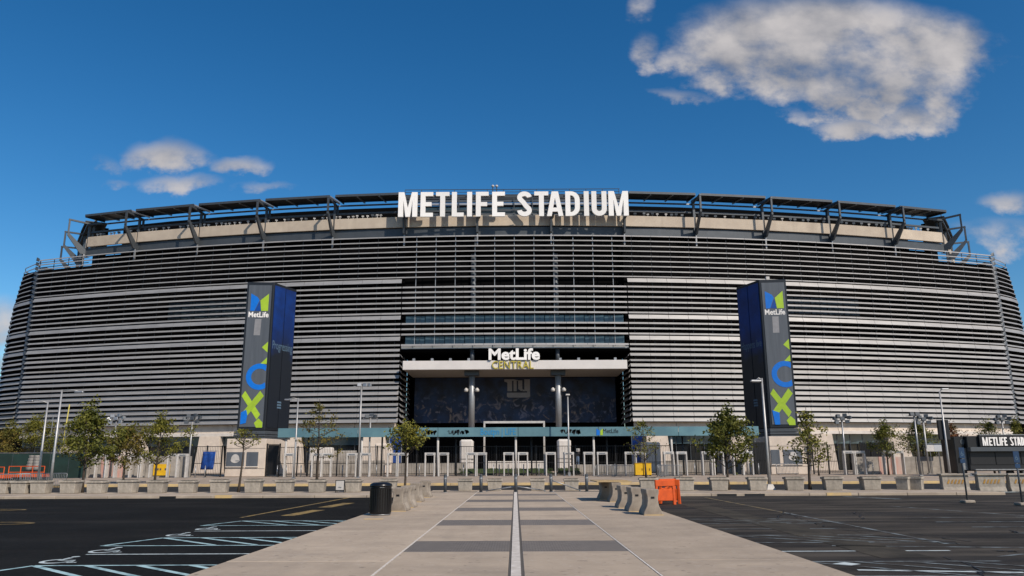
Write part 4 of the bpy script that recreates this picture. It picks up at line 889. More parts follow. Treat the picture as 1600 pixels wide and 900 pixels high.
fence(-32.4, -29.4, 78.6, 3.3, 'black open fence section in front of a cream pier and blue tarp', 3, group=None)
fence(-25.2, -23.9, 79.6, 3.5, 'narrow black screened fence beside the booth with the tarp', 2, panel=True, group=None)
fence(24.2, 26.0, 79.6, 3.5, 'narrow black screened fence beside the pylon with the white lamp', 2, panel=True, group=None)
fence(29.9, 34.5, 79.2, 3.2, 'black picket fence section in front of pale stone between booth and dark gate', 4, group=None)
fence(33.7 + 1.0, 38.0, 79.0, 3.4, 'black screened gate panels next to the white block wall', 4, panel=True, group=None)
# blue tarp by the left booth
tp = thing('blue_tarp', 'bright blue tarp hung on the black fence beside the stone booth', 'tarp', Vector((-30.6, 78.3, 1.2)))
mb = MB(); P = []
for i in range(9):
    for j in range(7): P.append((-31.2 + .16 * i - .03 * (6 - j), 78.38 + .05 * math.sin(i * 1.7 + j * .6), 1.05 + .29 * j))
mb.add(P, [(i * 7 + j, i * 7 + j + 1, (i + 1) * 7 + j + 1, (i + 1) * 7 + j) for i in range(8) for j in range(6)]); o = mb.build('cloth', 'bluetarp', tp, smooth=True); md = o.modifiers.new('t', 'SOLIDIFY'); md.thickness = .02
MB().tube([(-31.3, 78.42, 2.86), (-29.8, 78.42, 2.86)], .03, 6).build('hanging_rod', 'galv', tp)
# white portal frame behind the canopy
pt = thing('portal_frame', 'thin white rectangular portal frame standing behind the teal canopy', 'frame', Vector((.0, 82.5, GZ)))
a, b = dp(757, 660, 82.5).x, dp(850, 660, 82.5).x; zt = dp(804, 658, 82.5).z
for x in (a, b): MB().box(x - .09, x + .09, 82.4, 82.6, GZ, zt).build('upright', 'white', pt)
MB().box(a + .092, b - .092, 82.41, 82.59, zt - .22, zt).build('crossbar', 'white', pt)
# low planted walls inside the gates
def lowwall(name, label, xa, xb, y, z1, m, n, lawn=True):
    a, b = dp(xa, 730, y).x, dp(xb, 730, y).x; t = thing(name, label, 'wall', Vector(((a + b) / 2, y, GZ)))
    for i in range(n):
        w = (b - a) / n; MB().box(a + i * w + .015, a + (i + 1) * w - .015, y, y + .6, GZ, z1).build('wall_block', m, t, bevel=.03)
    return t
lowwall('low_wall', 'long low pale stone wall left of the portal frame, inside the fence', 612, 729, 88, 1.6, 'concrete_pale', 6)
lowwall('low_wall', 'low pale wall with lawn in front, directly behind the portal frame', 762, 852, 90, 1.75, 'whitestone', 4)
lowwall('low_wall', 'low grey block wall with a person standing behind it', 897, 990, 86, 1.35, 'concrete_pale', 6)
lowwall('low_wall', 'pale block wall behind the leafy tree near the right end of the teal canopy', 1040, 1160, 86, 1.75, 'concrete_pale', 7)
lowwall('low_wall', 'bare pale wall behind the sparse tree under the teal canopy', 478, 600, 88, 1.9, 'concrete_pale', 7)
def lawn(x0, x1, y0, y1, label):
    t = MB(); rl_ = random.Random(int(x0 * 10)); nx, ny = 26, 8; P = []
    for i in range(nx + 1):
        for j in range(ny + 1): P.append((x0 + (x1 - x0) * i / nx, y0 + (y1 - y0) * j / ny, GZ + .02 + (.55 * math.sin(math.pi * j / ny) * min(1, 3 * math.sin(math.pi * i / nx)) + rl_.uniform(0, .12))))
    t.add(P, [(i * (ny + 1) + j, i * (ny + 1) + j + 1, (i + 1) * (ny + 1) + j + 1, (i + 1) * (ny + 1) + j) for i in range(nx) for j in range(ny)])
    for k in range(900):
        x = rl_.uniform(x0 + .2, x1 - .2); v = rl_.random(); y = y0 + (y1 - y0) * v; z = GZ + .55 * math.sin(math.pi * v); h = rl_.uniform(.08, .22); t.add([(x - .03, y, z), (x + .03, y, z), (x + rl_.uniform(-.08, .08), y - .03, z + h)], [(0, 1, 2)])
    o = t.build('lawn_mound', 'grassm'); tag(o, label, 'grass', kind='stuff')
lawn(-6.3, 4.2, 84, 87, 'low green grass mound behind the gate posts')
lawn(4.4, 7.0, 83.5, 85.4, 'small green grass mound beside the entrance pier')
# glazed ticket hall under the left canopy, pale walls seen through the fence
for (xa, xb, z1, D, m, nm, lb) in ((400 + 82, 400 + 118, 3.2, 96, 'whitestone', 'wall_block', 'pale plastered entrance pier left of the blue doorway'), (585, 612, 3.6, 95, 'cream', 'wall_block', 'cream rounded entrance pier beside a blue door panel'), (1003, 1033, 3.6, 95, 'cream', 'wall_block', 'cream entrance pier right of the main recess'), (478, 560, 2.8, 97, 'concrete_pale', 'wall_block', 'wide pale rear wall behind the sparse tree')):
    a, b = dp(xa, 720, D).x, dp(xb, 720, D).x; t = thing('entrance_wall', lb, 'wall', Vector(((a + b) / 2, D, GZ)))
    MB().box(a, b, D, D + 1.2, GZ, GZ + z1).build('body', m, t, bevel=.15); MB().box(a + .1, b - .1, D - .06, D + .02, GZ + 1.1, GZ + 1.18).build('rail', 'galv', t)
for px, lb in ((618, 'tall blue door panel beside the cream entrance pier'), (997, 'tall blue banner strip right of the main recess')):
    x = dp(px, 700, 96).x; t = thing('door_panel', lb, 'panel', Vector((x, 96, GZ))); MB().box(x - .7, x + .7, 95.9, 96.0, GZ, 4.9).build('leaf', 'bluetarp', t); MB().box(x - .8, x - .71, 95.85, 96.05, GZ, 5.0).build('jamb', 'steel_light', t); MB().box(x + .71, x + .8, 95.85, 96.05, GZ, 5.0).build('jamb', 'steel_light', t)

# ------------------------------------------------------------------ street furniture near the walkway
def make_planter(stripe=False):
    t = thing('concrete_planter', 'grey concrete planter block in the kerbside row', 'planter', Vector((0, 0, 0)), 'concrete planter blocks along the kerb')
    b = lambda w, y, z: [(-w, -y, z), (w, -y, z), (w, y, z), (-w, y, z)]
    MB().hexa(b(.475, .43, .0), b(.52, .48, .58)).build('tub', 'planter', t, bevel=.025, local=True)
    MB().hexa(b(.575, .535, .582), b(.585, .545, .70)).build('rim', 'planter', t, bevel=.02, local=True)
    mb = MB(); rp = random.Random(5)
    n = 8; P = [(-.5 + i / n, -.46 + .92 * j / n, .702 + rp.uniform(0, .03)) for i in range(n + 1) for j in range(n + 1)]
    mb.add(P, [(i * 9 + j, i * 9 + j + 1, (i + 1) * 9 + j + 1, (i + 1) * 9 + j) for i in range(8) for j in range(8)]); mb.build('soil', 'earth', t, local=True)
    return t
p0_ = make_planter(); st = []
PL = [4, 36, 65, 110, 153, 199, 247, 294, 344, 397, 446, 496, 551, 607]
PR = [1013, 1070, 1123, 1183, 1241, 1301, 1360]
rp = random.Random(12)
for i, px in enumerate(PL):
    p = dp(px, 765, 44.9); place(p0_, st, (p.x, 44.9 + rp.uniform(-.1, .1), .03), rp.uniform(-.05, .05), 'grey concrete planter block, %s along the kerb from the black litter bin' % ordinal(len(PL) - 1 - i), 'planters left of the walkway', (.84, .84, 1 + rp.uniform(-.04, .04)))
for i, px in enumerate((727, 773, 840, 893)):
    p = dp(px, 765, 46.9); place(p0_, st, (p.x, 46.9, 0.0), rp.uniform(-.04, .04), scale=(.8, .8, .95), label='grey concrete planter block behind the bollards, %s from the litter bin side' % ordinal(i), group='planters behind the bollards')
for i, px in enumerate(PR):
    p = dp(px, 762, 44.9); place(p0_, st, (p.x, 44.9, .03), rp.uniform(-.05, .05) - .12, 'grey concrete planter block, %s along the kerb from the orange barricades' % ordinal(i), 'planters right of the walkway', (.92, .86, 1.02))
for i, px in enumerate((1412, 1433)):
    p = dp(px, 762, 45.0); place(p0_, st, (p.x, 45.0, .03), -.7, ('small planter block turned cornerwise at the end of the planter row', 'small planter block turned cornerwise next to the striped barriers')[i], 'planters turned cornerwise', (.62, .62, 1))
# barriers ---------------------------------------------------------
PROF = [(-.30, 0), (.30, 0), (.285, .09), (.19, .27), (.165, .45), (.175, .58), (.20, .66), (.205, .78), (-.205, .78), (-.20, .66), (-.175, .58), (-.165, .45), (-.19, .27), (-.285, .09)]
def make_barrier():
    t = thing('concrete_barrier', 'short concrete barrier', 'barrier', Vector((0, 0, 0)), 'concrete barriers along the walkway edge')
    mb = MB(); L = .95; mb.prism(PROF, lambda u, v, d: Vector((u, d, v)), -.0, L); mb.build('body', 'concrete', t, bevel=.015, local=True)
    MB().box(-.055, .055, -.012, .004, .50, .56).build('lifting_slot', 'black', t, local=True)
    MB().box(-.31, .31, -.10, -.002, -.004, .012).build('painted_pad', 'yellowkerb', t, local=True)
    return t
b0 = make_barrier(); st = []
for (px, py, lab) in ((1021, 805, 'waisted concrete barrier nearest the orange barricades'), (996, 799.5, 'waisted concrete barrier, second from the orange barricades'), (979, 794, 'waisted concrete barrier, third from the orange barricades'),
                      (964, 784.5, 'waisted concrete barrier under the front of the plywood board'), (947, 780.5, 'waisted concrete barrier under the back of the plywood board'),
                      (621, 799, 'weathered concrete barrier right beside the black bin'), (633.5, 793.5, 'weathered concrete barrier just beyond the one beside the bin'), (647.5, 784.5, 'weathered concrete barrier, third from the black bin'), (662, 777.5, 'weathered concrete barrier, furthest from the black bin')):
    p = gp(px, py, 0); rz = math.atan2(-p.x, p.y) * -.0
    place(b0, st, (p.x, p.y, 0.005), .02 if px > 800 else -.05, lab)
bd = thing('plywood_board', 'loose plywood board laid across two concrete barriers', 'board', Vector((4.2, 34.6, .79)))
MB().box(3.45, 4.95, 33.6, 36.7, .795, .835).build('sheet', 'wood', bd, bevel=.01); MB().box(3.6, 4.8, 33.9, 34.0, .836, .87).build('batten', 'wood', bd)
# bin
p = gp(591.5, 806, 0); t = thing('litter_bin', 'tall glossy black litter bin with domed rim beside the walkway', 'bin', Vector((p.x, p.y + .3, 0)))
c = (p.x, p.y + .3, 0)
MB().lathe([(.34, .05), (.345, .07), (.335, .85), (.345, .87), (.335, .89)], 32, c).build('body', 'bin', t, smooth=True)
MB().lathe([(.36, .895), (.365, .93), (.34, .98), (.25, 1.02), (.14, 1.03)], 32, c).build('lid', 'bin', t, smooth=True)
MB().lathe([(.31, 0.0), (.33, .02), (.33, .048)], 32, c).build('foot_ring', 'galv', t, smooth=True)
for k in range(28):
    a_ = 2 * math.pi * k / 28; x, y = c[0] + .345 * math.cos(a_), c[1] + .345 * math.sin(a_); MB().beam((x, y, .10), (x, y, .83), .035, .012, (math.cos(a_), math.sin(a_), 0)).build('slat', 'bin', t)
MB().box(c[0] + .02, c[0] + .12, c[1] - .356, c[1] - .347, .865, .885).build('lid_latch', 'galv', t)
pd = gp(583, 811, .0); o = MB().box(pd.x - .25, pd.x + .3, pd.y - .2, pd.y + .1, .002, .012).build('painted_patch', 'yellowkerb', WALK)
# bollards with chains
def make_bollard():
    t = thing('bollard', 'dark blue-grey steel bollard across the end of the walkway', 'bollard', Vector((0, 0, 0)), 'steel bollards across the walkway end')
    MB().tube([(0, 0, .02), (0, 0, .92)], .09, 14).build('shaft', 'steel', t, smooth=True, local=True); MB().lathe([(.095, .92), (.09, .95), (.05, .985), (.01, .99)], 14).build('cap', 'steel', t, smooth=True, local=True)
    MB().lathe([(.14, 0), (.14, .02)], 14).build('base_ring', 'galv', t, local=True); MB().lathe([(.093, .70), (.096, .72), (.096, .78), (.093, .80)], 14).build('band', 'galv', t, smooth=True, local=True)
    return t
bo = make_bollard(); st = []; BXS = []
for i, px in enumerate((695.5, 751.5, 806, 861, 917)):
    p = dp(px, 767, 44.6); BXS.append(p.x); place(bo, st, (p.x, 44.6, 0), 0, 'dark steel bollard across the walkway end, %s from the litter bin side' % ordinal(i))
for i, (a, b) in enumerate(((2, 1), (2, 3), (3, 4))):
    xa = BXS[a]; xb = xa + (BXS[b] - xa) * .85
    t = thing('swing_bar', ('grey swing bar on the middle bollard folded towards the bin side', 'grey swing bar on the middle bollard folded towards the orange barricades', 'grey swing bar resting on the ground at the fourth bollard')[i], 'bar', Vector((xa, 44.7, .1)))
    MB().tube([(xa + .1 * (1 if xb > xa else -1), 44.72, .62 if i == 2 else .3), (xb, 45.6, .05)], .032, 8).build('bar', 'galv', t, smooth=True); MB().lathe([(.05, 0), (.05, .05)], 8, (xb, 45.6, .0)).build('foot', 'galv', t)
# striped barriers by the road on the right
def make_striped():
    t = thing('striped_barrier', 'concrete road barrier with orange hatch panel', 'barrier', Vector((0, 0, 0)), 'striped road barriers')
    mb = MB(); prof = [(-.32, 0), (.32, 0), (.30, .08), (.2, .28), (.19, .9), (-.19, .9), (-.2, .28), (-.30, .08)]
    mb.prism(prof, lambda u, v, d: Vector((d, u, v)), -.72, .72); mb.build('body', 'planter', t, bevel=.02, local=True)
    MB().hexa([(-.79, -.28, .902), (.79, -.28, .902), (.79, .28, .902), (-.79, .28, .902)], [(-.8, -.29, 1.0), (.8, -.29, 1.0), (.8, .29, 1.0), (-.8, .29, 1.0)]).build('cap', 'planter', t, bevel=.015, local=True)
    for k in range(5):
        x = -.42 + .19 * k; MB().add([(x - .07, -.215, .45), (x + .03, -.215, .45), (x + .13, -.205, .68), (x + .03, -.205, .68)], [(0, 1, 2, 3)]).build('orange_stripe', 'hatchorange', t, local=True)
    return t
s0 = make_striped(); st = []
for i, px in enumerate((1493, 1549, 1598)):
    p = gp(px, 768.5 - (px - 1493) * .004, LOW); place(s0, st, (p.x, p.y, LOW), -.10, 'concrete road barrier with orange hatch stripes, %s from the cornerwise planters' % ordinal(i))
# parking sign posts
def sign_post(px, py, top, lab):
    p = gp(px, py, LOW); t = thing('parking_sign', lab, 'sign', p); zt = dp(px, top, p.y).z
    MB().tube([p + Vector((0, 0, .02)), (p.x, p.y, zt)], .035, 8).build('post', 'steel', t, smooth=True); MB().box(p.x - .115, p.x + .115, p.y - .05, p.y - .037, zt - .42, zt + .02).build('sign_plate', 'signblue', t, bevel=.004)
    wc = MB(); f = lambda u, v, d: Vector((p.x - .08 + u * .16, p.y - .052 - d, zt - .32 + v * .22))
    stroke(wc, arc(.45, .30, .26, .26, 110, 350, 10), .12, f, 0, .004); stroke(wc, [(.40, .80), (.42, .42), (.68, .42), (.82, .12)], .12, f, 0, .006); wc.build('wheelchair_symbol', 'sidetext', t)
    MB().box(p.x - .10, p.x + .10, p.y - .05, p.y - .037, zt - .62, zt - .46).build('lower_plate', 'signblue', t)
    MB().box(p.x - .22, p.x + .22, p.y - .22, p.y + .22, LOW, LOW + .12).build('footing', 'concrete', t, bevel=.03)
    return t
sign_post(1512, 786, 700, 'blue parking sign post in front of the kiosk doorway')
sign_post(1598, 790, 706, 'blue parking sign post in front of the shuttered kiosk counter')
# orange barricades, folded and standing together
def make_barricade():
    t = thing('plastic_barricade', 'orange plastic barricade', 'barricade', Vector((0, 0, 0)), 'orange plastic barricades by the walkway')
    for s_ in (-1, 1): MB().hexa([(s_ * .40 - .06, -.06, 0), (s_ * .40 + .06, -.06, 0), (s_ * .40 + .06, .06, 0), (s_ * .40 - .06, .06, 0)], [(s_ * .37 - .05, -.04, .95), (s_ * .37 + .05, -.04, .95), (s_ * .37 + .05, .04, .95), (s_ * .37 - .05, .04, .95)]).build('leg', 'orange', t, bevel=.015, local=True)
    MB().box(-.44, .44, -.05, .05, .74, 1.0).build('top_board', 'orange', t, bevel=.02, local=True); MB().box(-.34, .34, -.035, .035, .16, .62).build('lower_board', 'orange', t, bevel=.02, local=True)
    MB().beam((-.32, 0, .47), (.1, 0, .73), .05, .05).build('diagonal', 'orange', t, local=True); MB().box(-.12, .12, -.055, -.051, .80, .93).build('grip', 'orange', t, local=True)
    return t
q0 = make_barricade(); st = []
for k, (px, py, rz, lb) in enumerate(((1040, 789, .25, 'orange plastic barricade at the front of the folded pair'), (1047, 787.5, -.35, 'orange plastic barricade angled in the middle of the folded trio'), (1044, 785, .45, 'orange plastic barricade at the back of the folded trio'))):
    p = gp(px, py, LOW); place(q0, st, (p.x, p.y, LOW), rz, lb)
q0['label'] = 'orange plastic barricade at the front of the folded trio'
# notice board
p = dp(531, 766, 44.0); t = thing('notice_board', 'small white notice board in a black frame standing between planters', 'notice board', Vector((p.x, 44.0, .03)))
MB().box(p.x - .22, p.x + .22, 43.98, 44.02, .18, .68).build('panel', 'white', t)
for s_ in (-1, 1): MB().box(*sorted((p.x + s_ * .225, p.x + s_ * .255)), 43.97, 44.03, .03, .72).build('side_frame', 'black', t); MB().beam((p.x + s_ * .24, 44.04, .68), (p.x + s_ * .24, 44.4, .03), .03, .03).build('rear_leg', 'black', t)
MB().box(p.x - .224, p.x + .224, 43.97, 44.03, .685, .72).build('top_frame', 'black', t); MB().box(p.x - .224, p.x + .224, 43.97, 44.03, .14, .178).build('bottom_frame', 'black', t)
MB().add([(p.x - .12, 43.978, .3), (p.x + .05, 43.978, .27), (p.x + .1, 43.978, .33), (p.x - .05, 43.978, .36)], [(0, 1, 2, 3)]).build('faint_print', 'galv', t)
# crowd-control barriers
def make_crowd():
    t = thing('crowd_barrier', 'grey steel crowd-control barrier', 'barrier', Vector((0, 0, 0)), 'steel crowd-control barriers')
    MB().tube([(-1.05, 0, .12), (-1.05, 0, .98), (-.97, 0, 1.06), (.97, 0, 1.06), (1.05, 0, .98), (1.05, 0, .12), (-1.05, 0, .12)], .03, 8).build('frame', 'galv', t, smooth=True, local=True)
    for k in range(16): MB().tube([(-.98 + .131 * k, 0, .13), (-.98 + .131 * k, 0, 1.05)], .018, 5).build('bar', 'galv', t, local=True)
    for s_ in (-1, 1): MB().tube([(s_ * .8, -.3, .012), (s_ * .8, 0, .13), (s_ * .8, .3, .012)], .018, 6).build('foot', 'galv', t, smooth=True, local=True)
    return t
cb = make_crowd(); st = []
def zs(y): return .095 + (y - 60.95) * .225 / 15.05 if y > 61 else LOW
for (px, D, rz, lb) in ((22, 57, .55, 'steel crowd barrier at the road end of the row, turned towards the green screen'), (55, 60, .1, 'steel crowd barrier in the middle of the row before the orange rails'), (84, 60.0, -.05, 'steel crowd barrier at the inner end of the row before the green screen'), (948, 73.5, .2, 'steel crowd barrier in front of the grey block wall, bin side'), (972, 72.5, -.5, 'steel crowd barrier beside the yellow cabinets'), (1036, 72.5, .9, 'steel crowd barrier set edge-on beside the yellow cabinets'), (1048, 71.5, -.1, 'steel crowd barrier behind the orange barricades'), (1231, 76.0, .0, 'steel crowd barrier in front of the helmet emblem window')):
    p = dp(px, 745, D); place(cb, st, (p.x, D, zs(D)), rz, lb)
def cabinet(px, lb):
    p = dp(px, 740, 75.3); t = thing('yellow_cabinet', lb, 'cabinet', Vector((p.x, 75.3, zs(75.3)))); z = zs(75.3)
    MB().box(p.x - .42, p.x + .42, 75.0, 75.7, z + .08, z + 1.15).build('body', 'yellow', t, bevel=.03); MB().box(p.x - .45, p.x + .45, 74.97, 75.73, z + 1.152, z + 1.2).build('lid', 'yellow', t, bevel=.015)
    MB().box(p.x + .2, p.x + .26, 74.975, 74.998, z + .5, z + .7).build('handle', 'black', t)
    for s_ in (-1, 1): MB().box(p.x + s_ * .33 - .06, p.x + s_ * .33 + .06, 75.1, 75.6, z, z + .079).build('foot', 'black', t)
cabinet(999, 'yellow cabinet standing next to the bare branching tree trunk'); cabinet(1010.5, 'yellow cabinet, half hidden behind the bare branching tree trunk')
# ------------------------------------------------------------------ left side: green screen, concrete wall, lifts
t = thing('green_screen_fence', 'dark green windscreen fence behind the orange rails', 'fence', Vector((-52, 75.5, .3)))
a, b = dp(-40, 720, 75.5).x, dp(137, 720, 75.5).x
n = 6; w = (b - a) / n
for i in range(n):
    MB().box(a + i * w + .03, a + (i + 1) * w - .03, 75.5, 75.54, .36, 2.62 + .03 * (i % 2)).build('screen_panel', 'greenfabric', t)
    MB().tube([(a + i * w, 75.56, .2), (a + i * w, 75.56, 2.75)], .05, 8).build('post', 'steel', t)
MB().tube([(a, 75.57, 2.7), (b, 75.57, 2.7)], .035, 6).build('top_rail', 'galv', t)
def conc_wall(name, lab, xa, xb, D, z1, n, special={}):
    a, b = dp(xa, 730, D).x, dp(xb, 730, D).x; t = thing(name, lab, 'wall', Vector(((a + b) / 2, D, .3))); w = (b - a) / n
    for i in range(n): MB().box(a + i * w + .02, a + (i + 1) * w - .02, D, D + .35, .3, z1).build('wall_panel', special.get(i, 'concrete_pale'), t, bevel=.025)
    return t
conc_wall('concrete_wall', 'pale concrete wall with red stains and a yellow panel behind the leafy trees', 122, 297, 78.2, 2.35, 10, {2: 'concrete_red', 3: 'concrete_red'})
bp_ = thing('yellow_notice', 'bright yellow lettered notice fixed to the pale concrete wall', 'sign', Vector((dp(252, 735, 78.1).x, 78.1, .8)))
xa, xb = dp(239, 735, 78.1).x, dp(265, 735, 78.1).x
MB().box(xa, xb, 78.12, 78.16, .5, 1.6).build('board', 'yellow', bp_, bevel=.01)
for k in range(6):
    if k != 3: MB().box(xa + .15 + k * .25, xa + .30 + k * .25, 78.105, 78.118, 1.0, 1.2).build('print_mark', 'joint', bp_)
conc_wall('concrete_wall', 'white block wall with red streaks near the black kiosk', 1335, 1490, 78.2, 2.0, 8, {2: 'concrete_red', 3: 'concrete_red'})
def rail_lift(px, D, wpx, lab):
    c = dp(px, 735, D); w = wpx * D / 1200.0; z = zs(D); t = thing('lift_platform', lab, 'lift', Vector((c.x, D, z)))
    x0, x1 = c.x - w / 2, c.x + w / 2
    for zz in (.75, 1.25): MB().tube([(x0, D - .5, z + zz), (x1, D - .5, z + zz)], .035, 6).build('guard_rail', 'orange', t)
    for k in range(4): MB().tube([(x0 + (x1 - x0) * k / 3, D - .5, z + .45), (x0 + (x1 - x0) * k / 3, D - .5, z + 1.26)], .035, 6).build('stanchion', 'orange', t)
    MB().box(x0 - .02, x1 + .02, D - .55, D + .6, z + .32, z + .62).build('deck', 'orange', t, bevel=.03); MB().box(x0 + .1, x1 - .1, D - .45, D + .5, z + .1, z + .3).build('chassis', 'black', t)
    for k in (0, 1):
        for yy in (-.5, .45): MB().tube([(x0 + .3 + k * (x1 - x0 - .6), D + yy - .06, z + .16), (x0 + .3 + k * (x1 - x0 - .6), D + yy + .06, z + .16)], .16, 14).build('wheel', 'black', t, smooth=True)
    return t
rail_lift(47, 69, 54, 'orange railed work platform in front of the white stacked tubs'); rail_lift(-4, 66, 32, 'orange railed work platform at the edge of the green screen')
for px, lb in ((47.5, 'leaning stack of white tubs before the green screen'), (58, 'straight stack of white tubs before the green screen')):
    c = dp(px, 720, 72.5); t = thing('tub_stack', lb, 'tubs', Vector((c.x, 72.5, zs(72.5))))
    MB().box(c.x - .35, c.x + .35, 72.2, 72.8, zs(72.5), 1.1).build('pallet_box', 'black', t)
    for k in range(5):
        dx_ = .04 * k if px < 50 else 0; MB().lathe([(.26, 1.11 + .27 * k), (.30, 1.34 + .27 * k), (.32, 1.36 + .27 * k)], 14, (c.x + dx_, 72.5, 0)).build('tub', 'white', t, smooth=True)
yp = dp(107, 640, 79.6); t = thing('yellow_pole', 'slender yellow pole rising behind the leafy trees', 'pole', Vector((yp.x - .3, 79.6, .3))); MB().tube([(yp.x - .3, 79.6, .3), (yp.x + .05, 79.6, dp(107, 632, 79.6).z)], .06, 8).build('shaft', 'paleyellow', t, smooth=True); MB().lathe([(.2, .3), (.2, .36)], 10, (yp.x - .3, 79.6, 0)).build('base', 'galv', t)
# steel scaffold with grey mesh behind the trees
t = thing('mesh_scaffold', 'grey mesh covered scaffold between the lamp posts and leafy trees', 'scaffold', Vector((-46.5, 79.5, .3)))
x0, x1 = dp(57, 680, 79.5).x, dp(102, 680, 79.5).x
for k in range(5): x = x0 + (x1 - x0) * k / 4; MB().tube([(x, 79.5, .3), (x, 79.5, 6.6 - abs(k - 2) * .5)], .04, 6).build('standard', 'galv', t)
for z in (2.6, 4.4, 5.3): MB().tube([(x0, 79.5, z), (x1, 79.5, z)], .04, 6).build('ledger', 'galv', t)
MB().hexa([(x0 + .6, 79.6, 2.7), (x1 - .6, 79.6, 2.7), (x1 - .6, 79.7, 2.7), (x0 + .6, 79.7, 2.7)], [(x0, 79.6, 4.4), (x1, 79.6, 4.4), (x1, 79.7, 4.4), (x0, 79.7, 4.4)]).build('mesh_sheet', 'screen', t)

# ------------------------------------------------------------------ lamps
def street_lamp(px, D, ytop, hx, hy, lab, base=False, rz=None):
    """pole foot straight under the top pixel; head at pixel (hx, hy)"""
    top = dp(px, ytop, D); z0 = zs(D) if D > 49 else .03; t = thing('street_lamp', lab, 'lamp post', Vector((top.x, D, z0)))
    MB().tube([(top.x, D, z0 + .1), (top.x, D, z0 + 2), (top.x, D, top.z)], [.105, .09, .06], 12).build('pole', 'pole', t, smooth=True)
    hd = dp(hx, hy, D); MB().tube([(top.x, D, top.z - .08), (top.x + (hd.x - top.x) * .5, D, (top.z + hd.z) / 2 + .08), (hd.x, D, hd.z + .02)], .035, 8).build('arm', 'pole', t, smooth=True)
    s_ = 1 if hd.x > top.x else -1
    MB().hexa([(hd.x - .34, D - .13, hd.z - .08), (hd.x + .34, D - .13, hd.z - .08), (hd.x + .34, D + .13, hd.z - .08), (hd.x - .34, D + .13, hd.z - .08)], [(hd.x - .28, D - .1, hd.z + .05), (hd.x + .28, D - .1, hd.z + .05), (hd.x + .28, D + .1, hd.z + .05), (hd.x - .28, D + .1, hd.z + .05)]).build('lamp_head', 'galv', t, bevel=.03)
    MB().box(hd.x - .2, hd.x + .2, D - .09, D + .09, hd.z - .095, hd.z - .082).build('lens', 'white', t)
    if base: MB().hexa([(top.x - .26, D - .26, z0), (top.x + .26, D - .26, z0), (top.x + .26, D + .26, z0), (top.x - .26, D + .26, z0)], [(top.x - .15, D - .15, z0 + .32), (top.x + .15, D - .15, z0 + .32), (top.x + .15, D + .15, z0 + .32), (top.x - .15, D + .15, z0 + .32)]).build('base_cover', 'white', t, bevel=.02)
    else: MB().box(top.x - .16, top.x + .16, D - .16, D + .16, z0 - .02, z0 + .1).build('base_plate', 'galv', t)
    return t
street_lamp(97, 58, 609, 124, 612, 'tall lamp post with its arm towards the pylon, over the steel barriers')
street_lamp(75, 62, 628, 46, 626, 'lamp post with its arm towards the orange lifts')
street_lamp(466, 72, 622, 450, 624, 'lamp post beside the dark pylon with the tarp at its foot')
street_lamp(1190, 45.6, 591, 1181, 594.5, 'lamp post with white base cover standing among the planters', True)
street_lamp(1468, 66, 611, 1476, 607.5, 'lamp post carrying a dark banner box next to the kiosk')
lp = bpy.data.objects['street_lamp.004']; q = dp(1476, 670, 66); MB().box(q.x - .45, q.x + .45, 66.1, 66.35, q.z - .9, q.z + .75).build('banner_box', 'black', lp, bevel=.02)
street_lamp(143, 74, 640, 150, 641, 'lamp post half hidden inside the tallest leafy tree')
# camera mast with small head
c = dp(887, 618, 75.5); t = thing('camera_mast', 'slim white-topped camera mast standing before the entrance recess', 'mast', Vector((c.x, 75.5, zs(75.5))))
MB().tube([(c.x, 75.5, zs(75.5)), (c.x, 75.5, 3), (c.x, 75.5, c.z)], [.10, .085, .07], 10).build('pole', 'pole', t, smooth=True); MB().box(c.x - .2, c.x + .2, 75.3, 75.7, c.z, c.z + .14).build('head', 'white', t, bevel=.03); MB().box(c.x - .13, c.x + .13, 75.37, 75.63, zs(75.5), zs(75.5) + .35).build('base_box', 'galv', t, bevel=.02)
def flood(px, ytop, D, lab, heads, m='pole', hm='steel'):
    c = dp(px, ytop, D); z0 = zs(D) if D < 76 else GZ; t = thing('floodlight_mast', lab, 'mast', Vector((c.x, D, z0)))
    MB().tube([(c.x, D, z0), (c.x, D, c.z)], .085, 10).build('pole', m, t, smooth=True); MB().tube([(c.x - .75, D, c.z - .1), (c.x + .75, D, c.z - .1)], .04, 6).build('crossarm', m, t)
    for (ox, oz, tw) in heads:
        a_ = Matrix.Rotation(tw, 3, 'Z'); P = [a_ @ Vector(v) for v in ((-.2, -.16, -.17), (.2, -.16, -.17), (.2, .14, -.10), (-.2, .14, -.10), (-.2, -.10, .17), (.2, -.10, .17), (.2, .14, .10), (-.2, .14, .10))]; o_ = Vector((c.x + ox, D - .08, c.z + oz))
        h_ = MB().hexa([p + o_ for p in P[:4]], [p + o_ for p in P[4:]]).build('floodlight', hm, t, bevel=.02); MB().tube([(c.x + ox, D, c.z - .1), o_], .03, 6).build('yoke', m, h_)
    MB().box(c.x - .14, c.x + .14, D - .14, D + .14, z0, z0 + .1).build('base_plate', 'galv', t)
H5 = ((-.72, .05, .6), (-.38, .32, .3), (.02, .08, -.1), (.3, .38, -.5), (.75, .16, -.8), (-.55, -.3, .2), (.5, -.25, -.3))
flood(565, 602, 73, 'tall floodlight mast beside the sparse tree at the teal canopy', ((-.2, .05, .2), (.35, .02, -.2), (.75, 0, -.5)), 'pole', 'galv')
flood(579, 652, 78, 'short floodlight mast next to the tall floodlight mast', ((-.35, .1, .3), (.1, .25, 0), (.45, .1, -.4)))
flood(301, 655, 77, 'floodlight mast behind the tree before the yellow panel', H5); flood(182, 655, 78, 'floodlight mast above the browning leafy tree', H5, 'galv', 'galv')
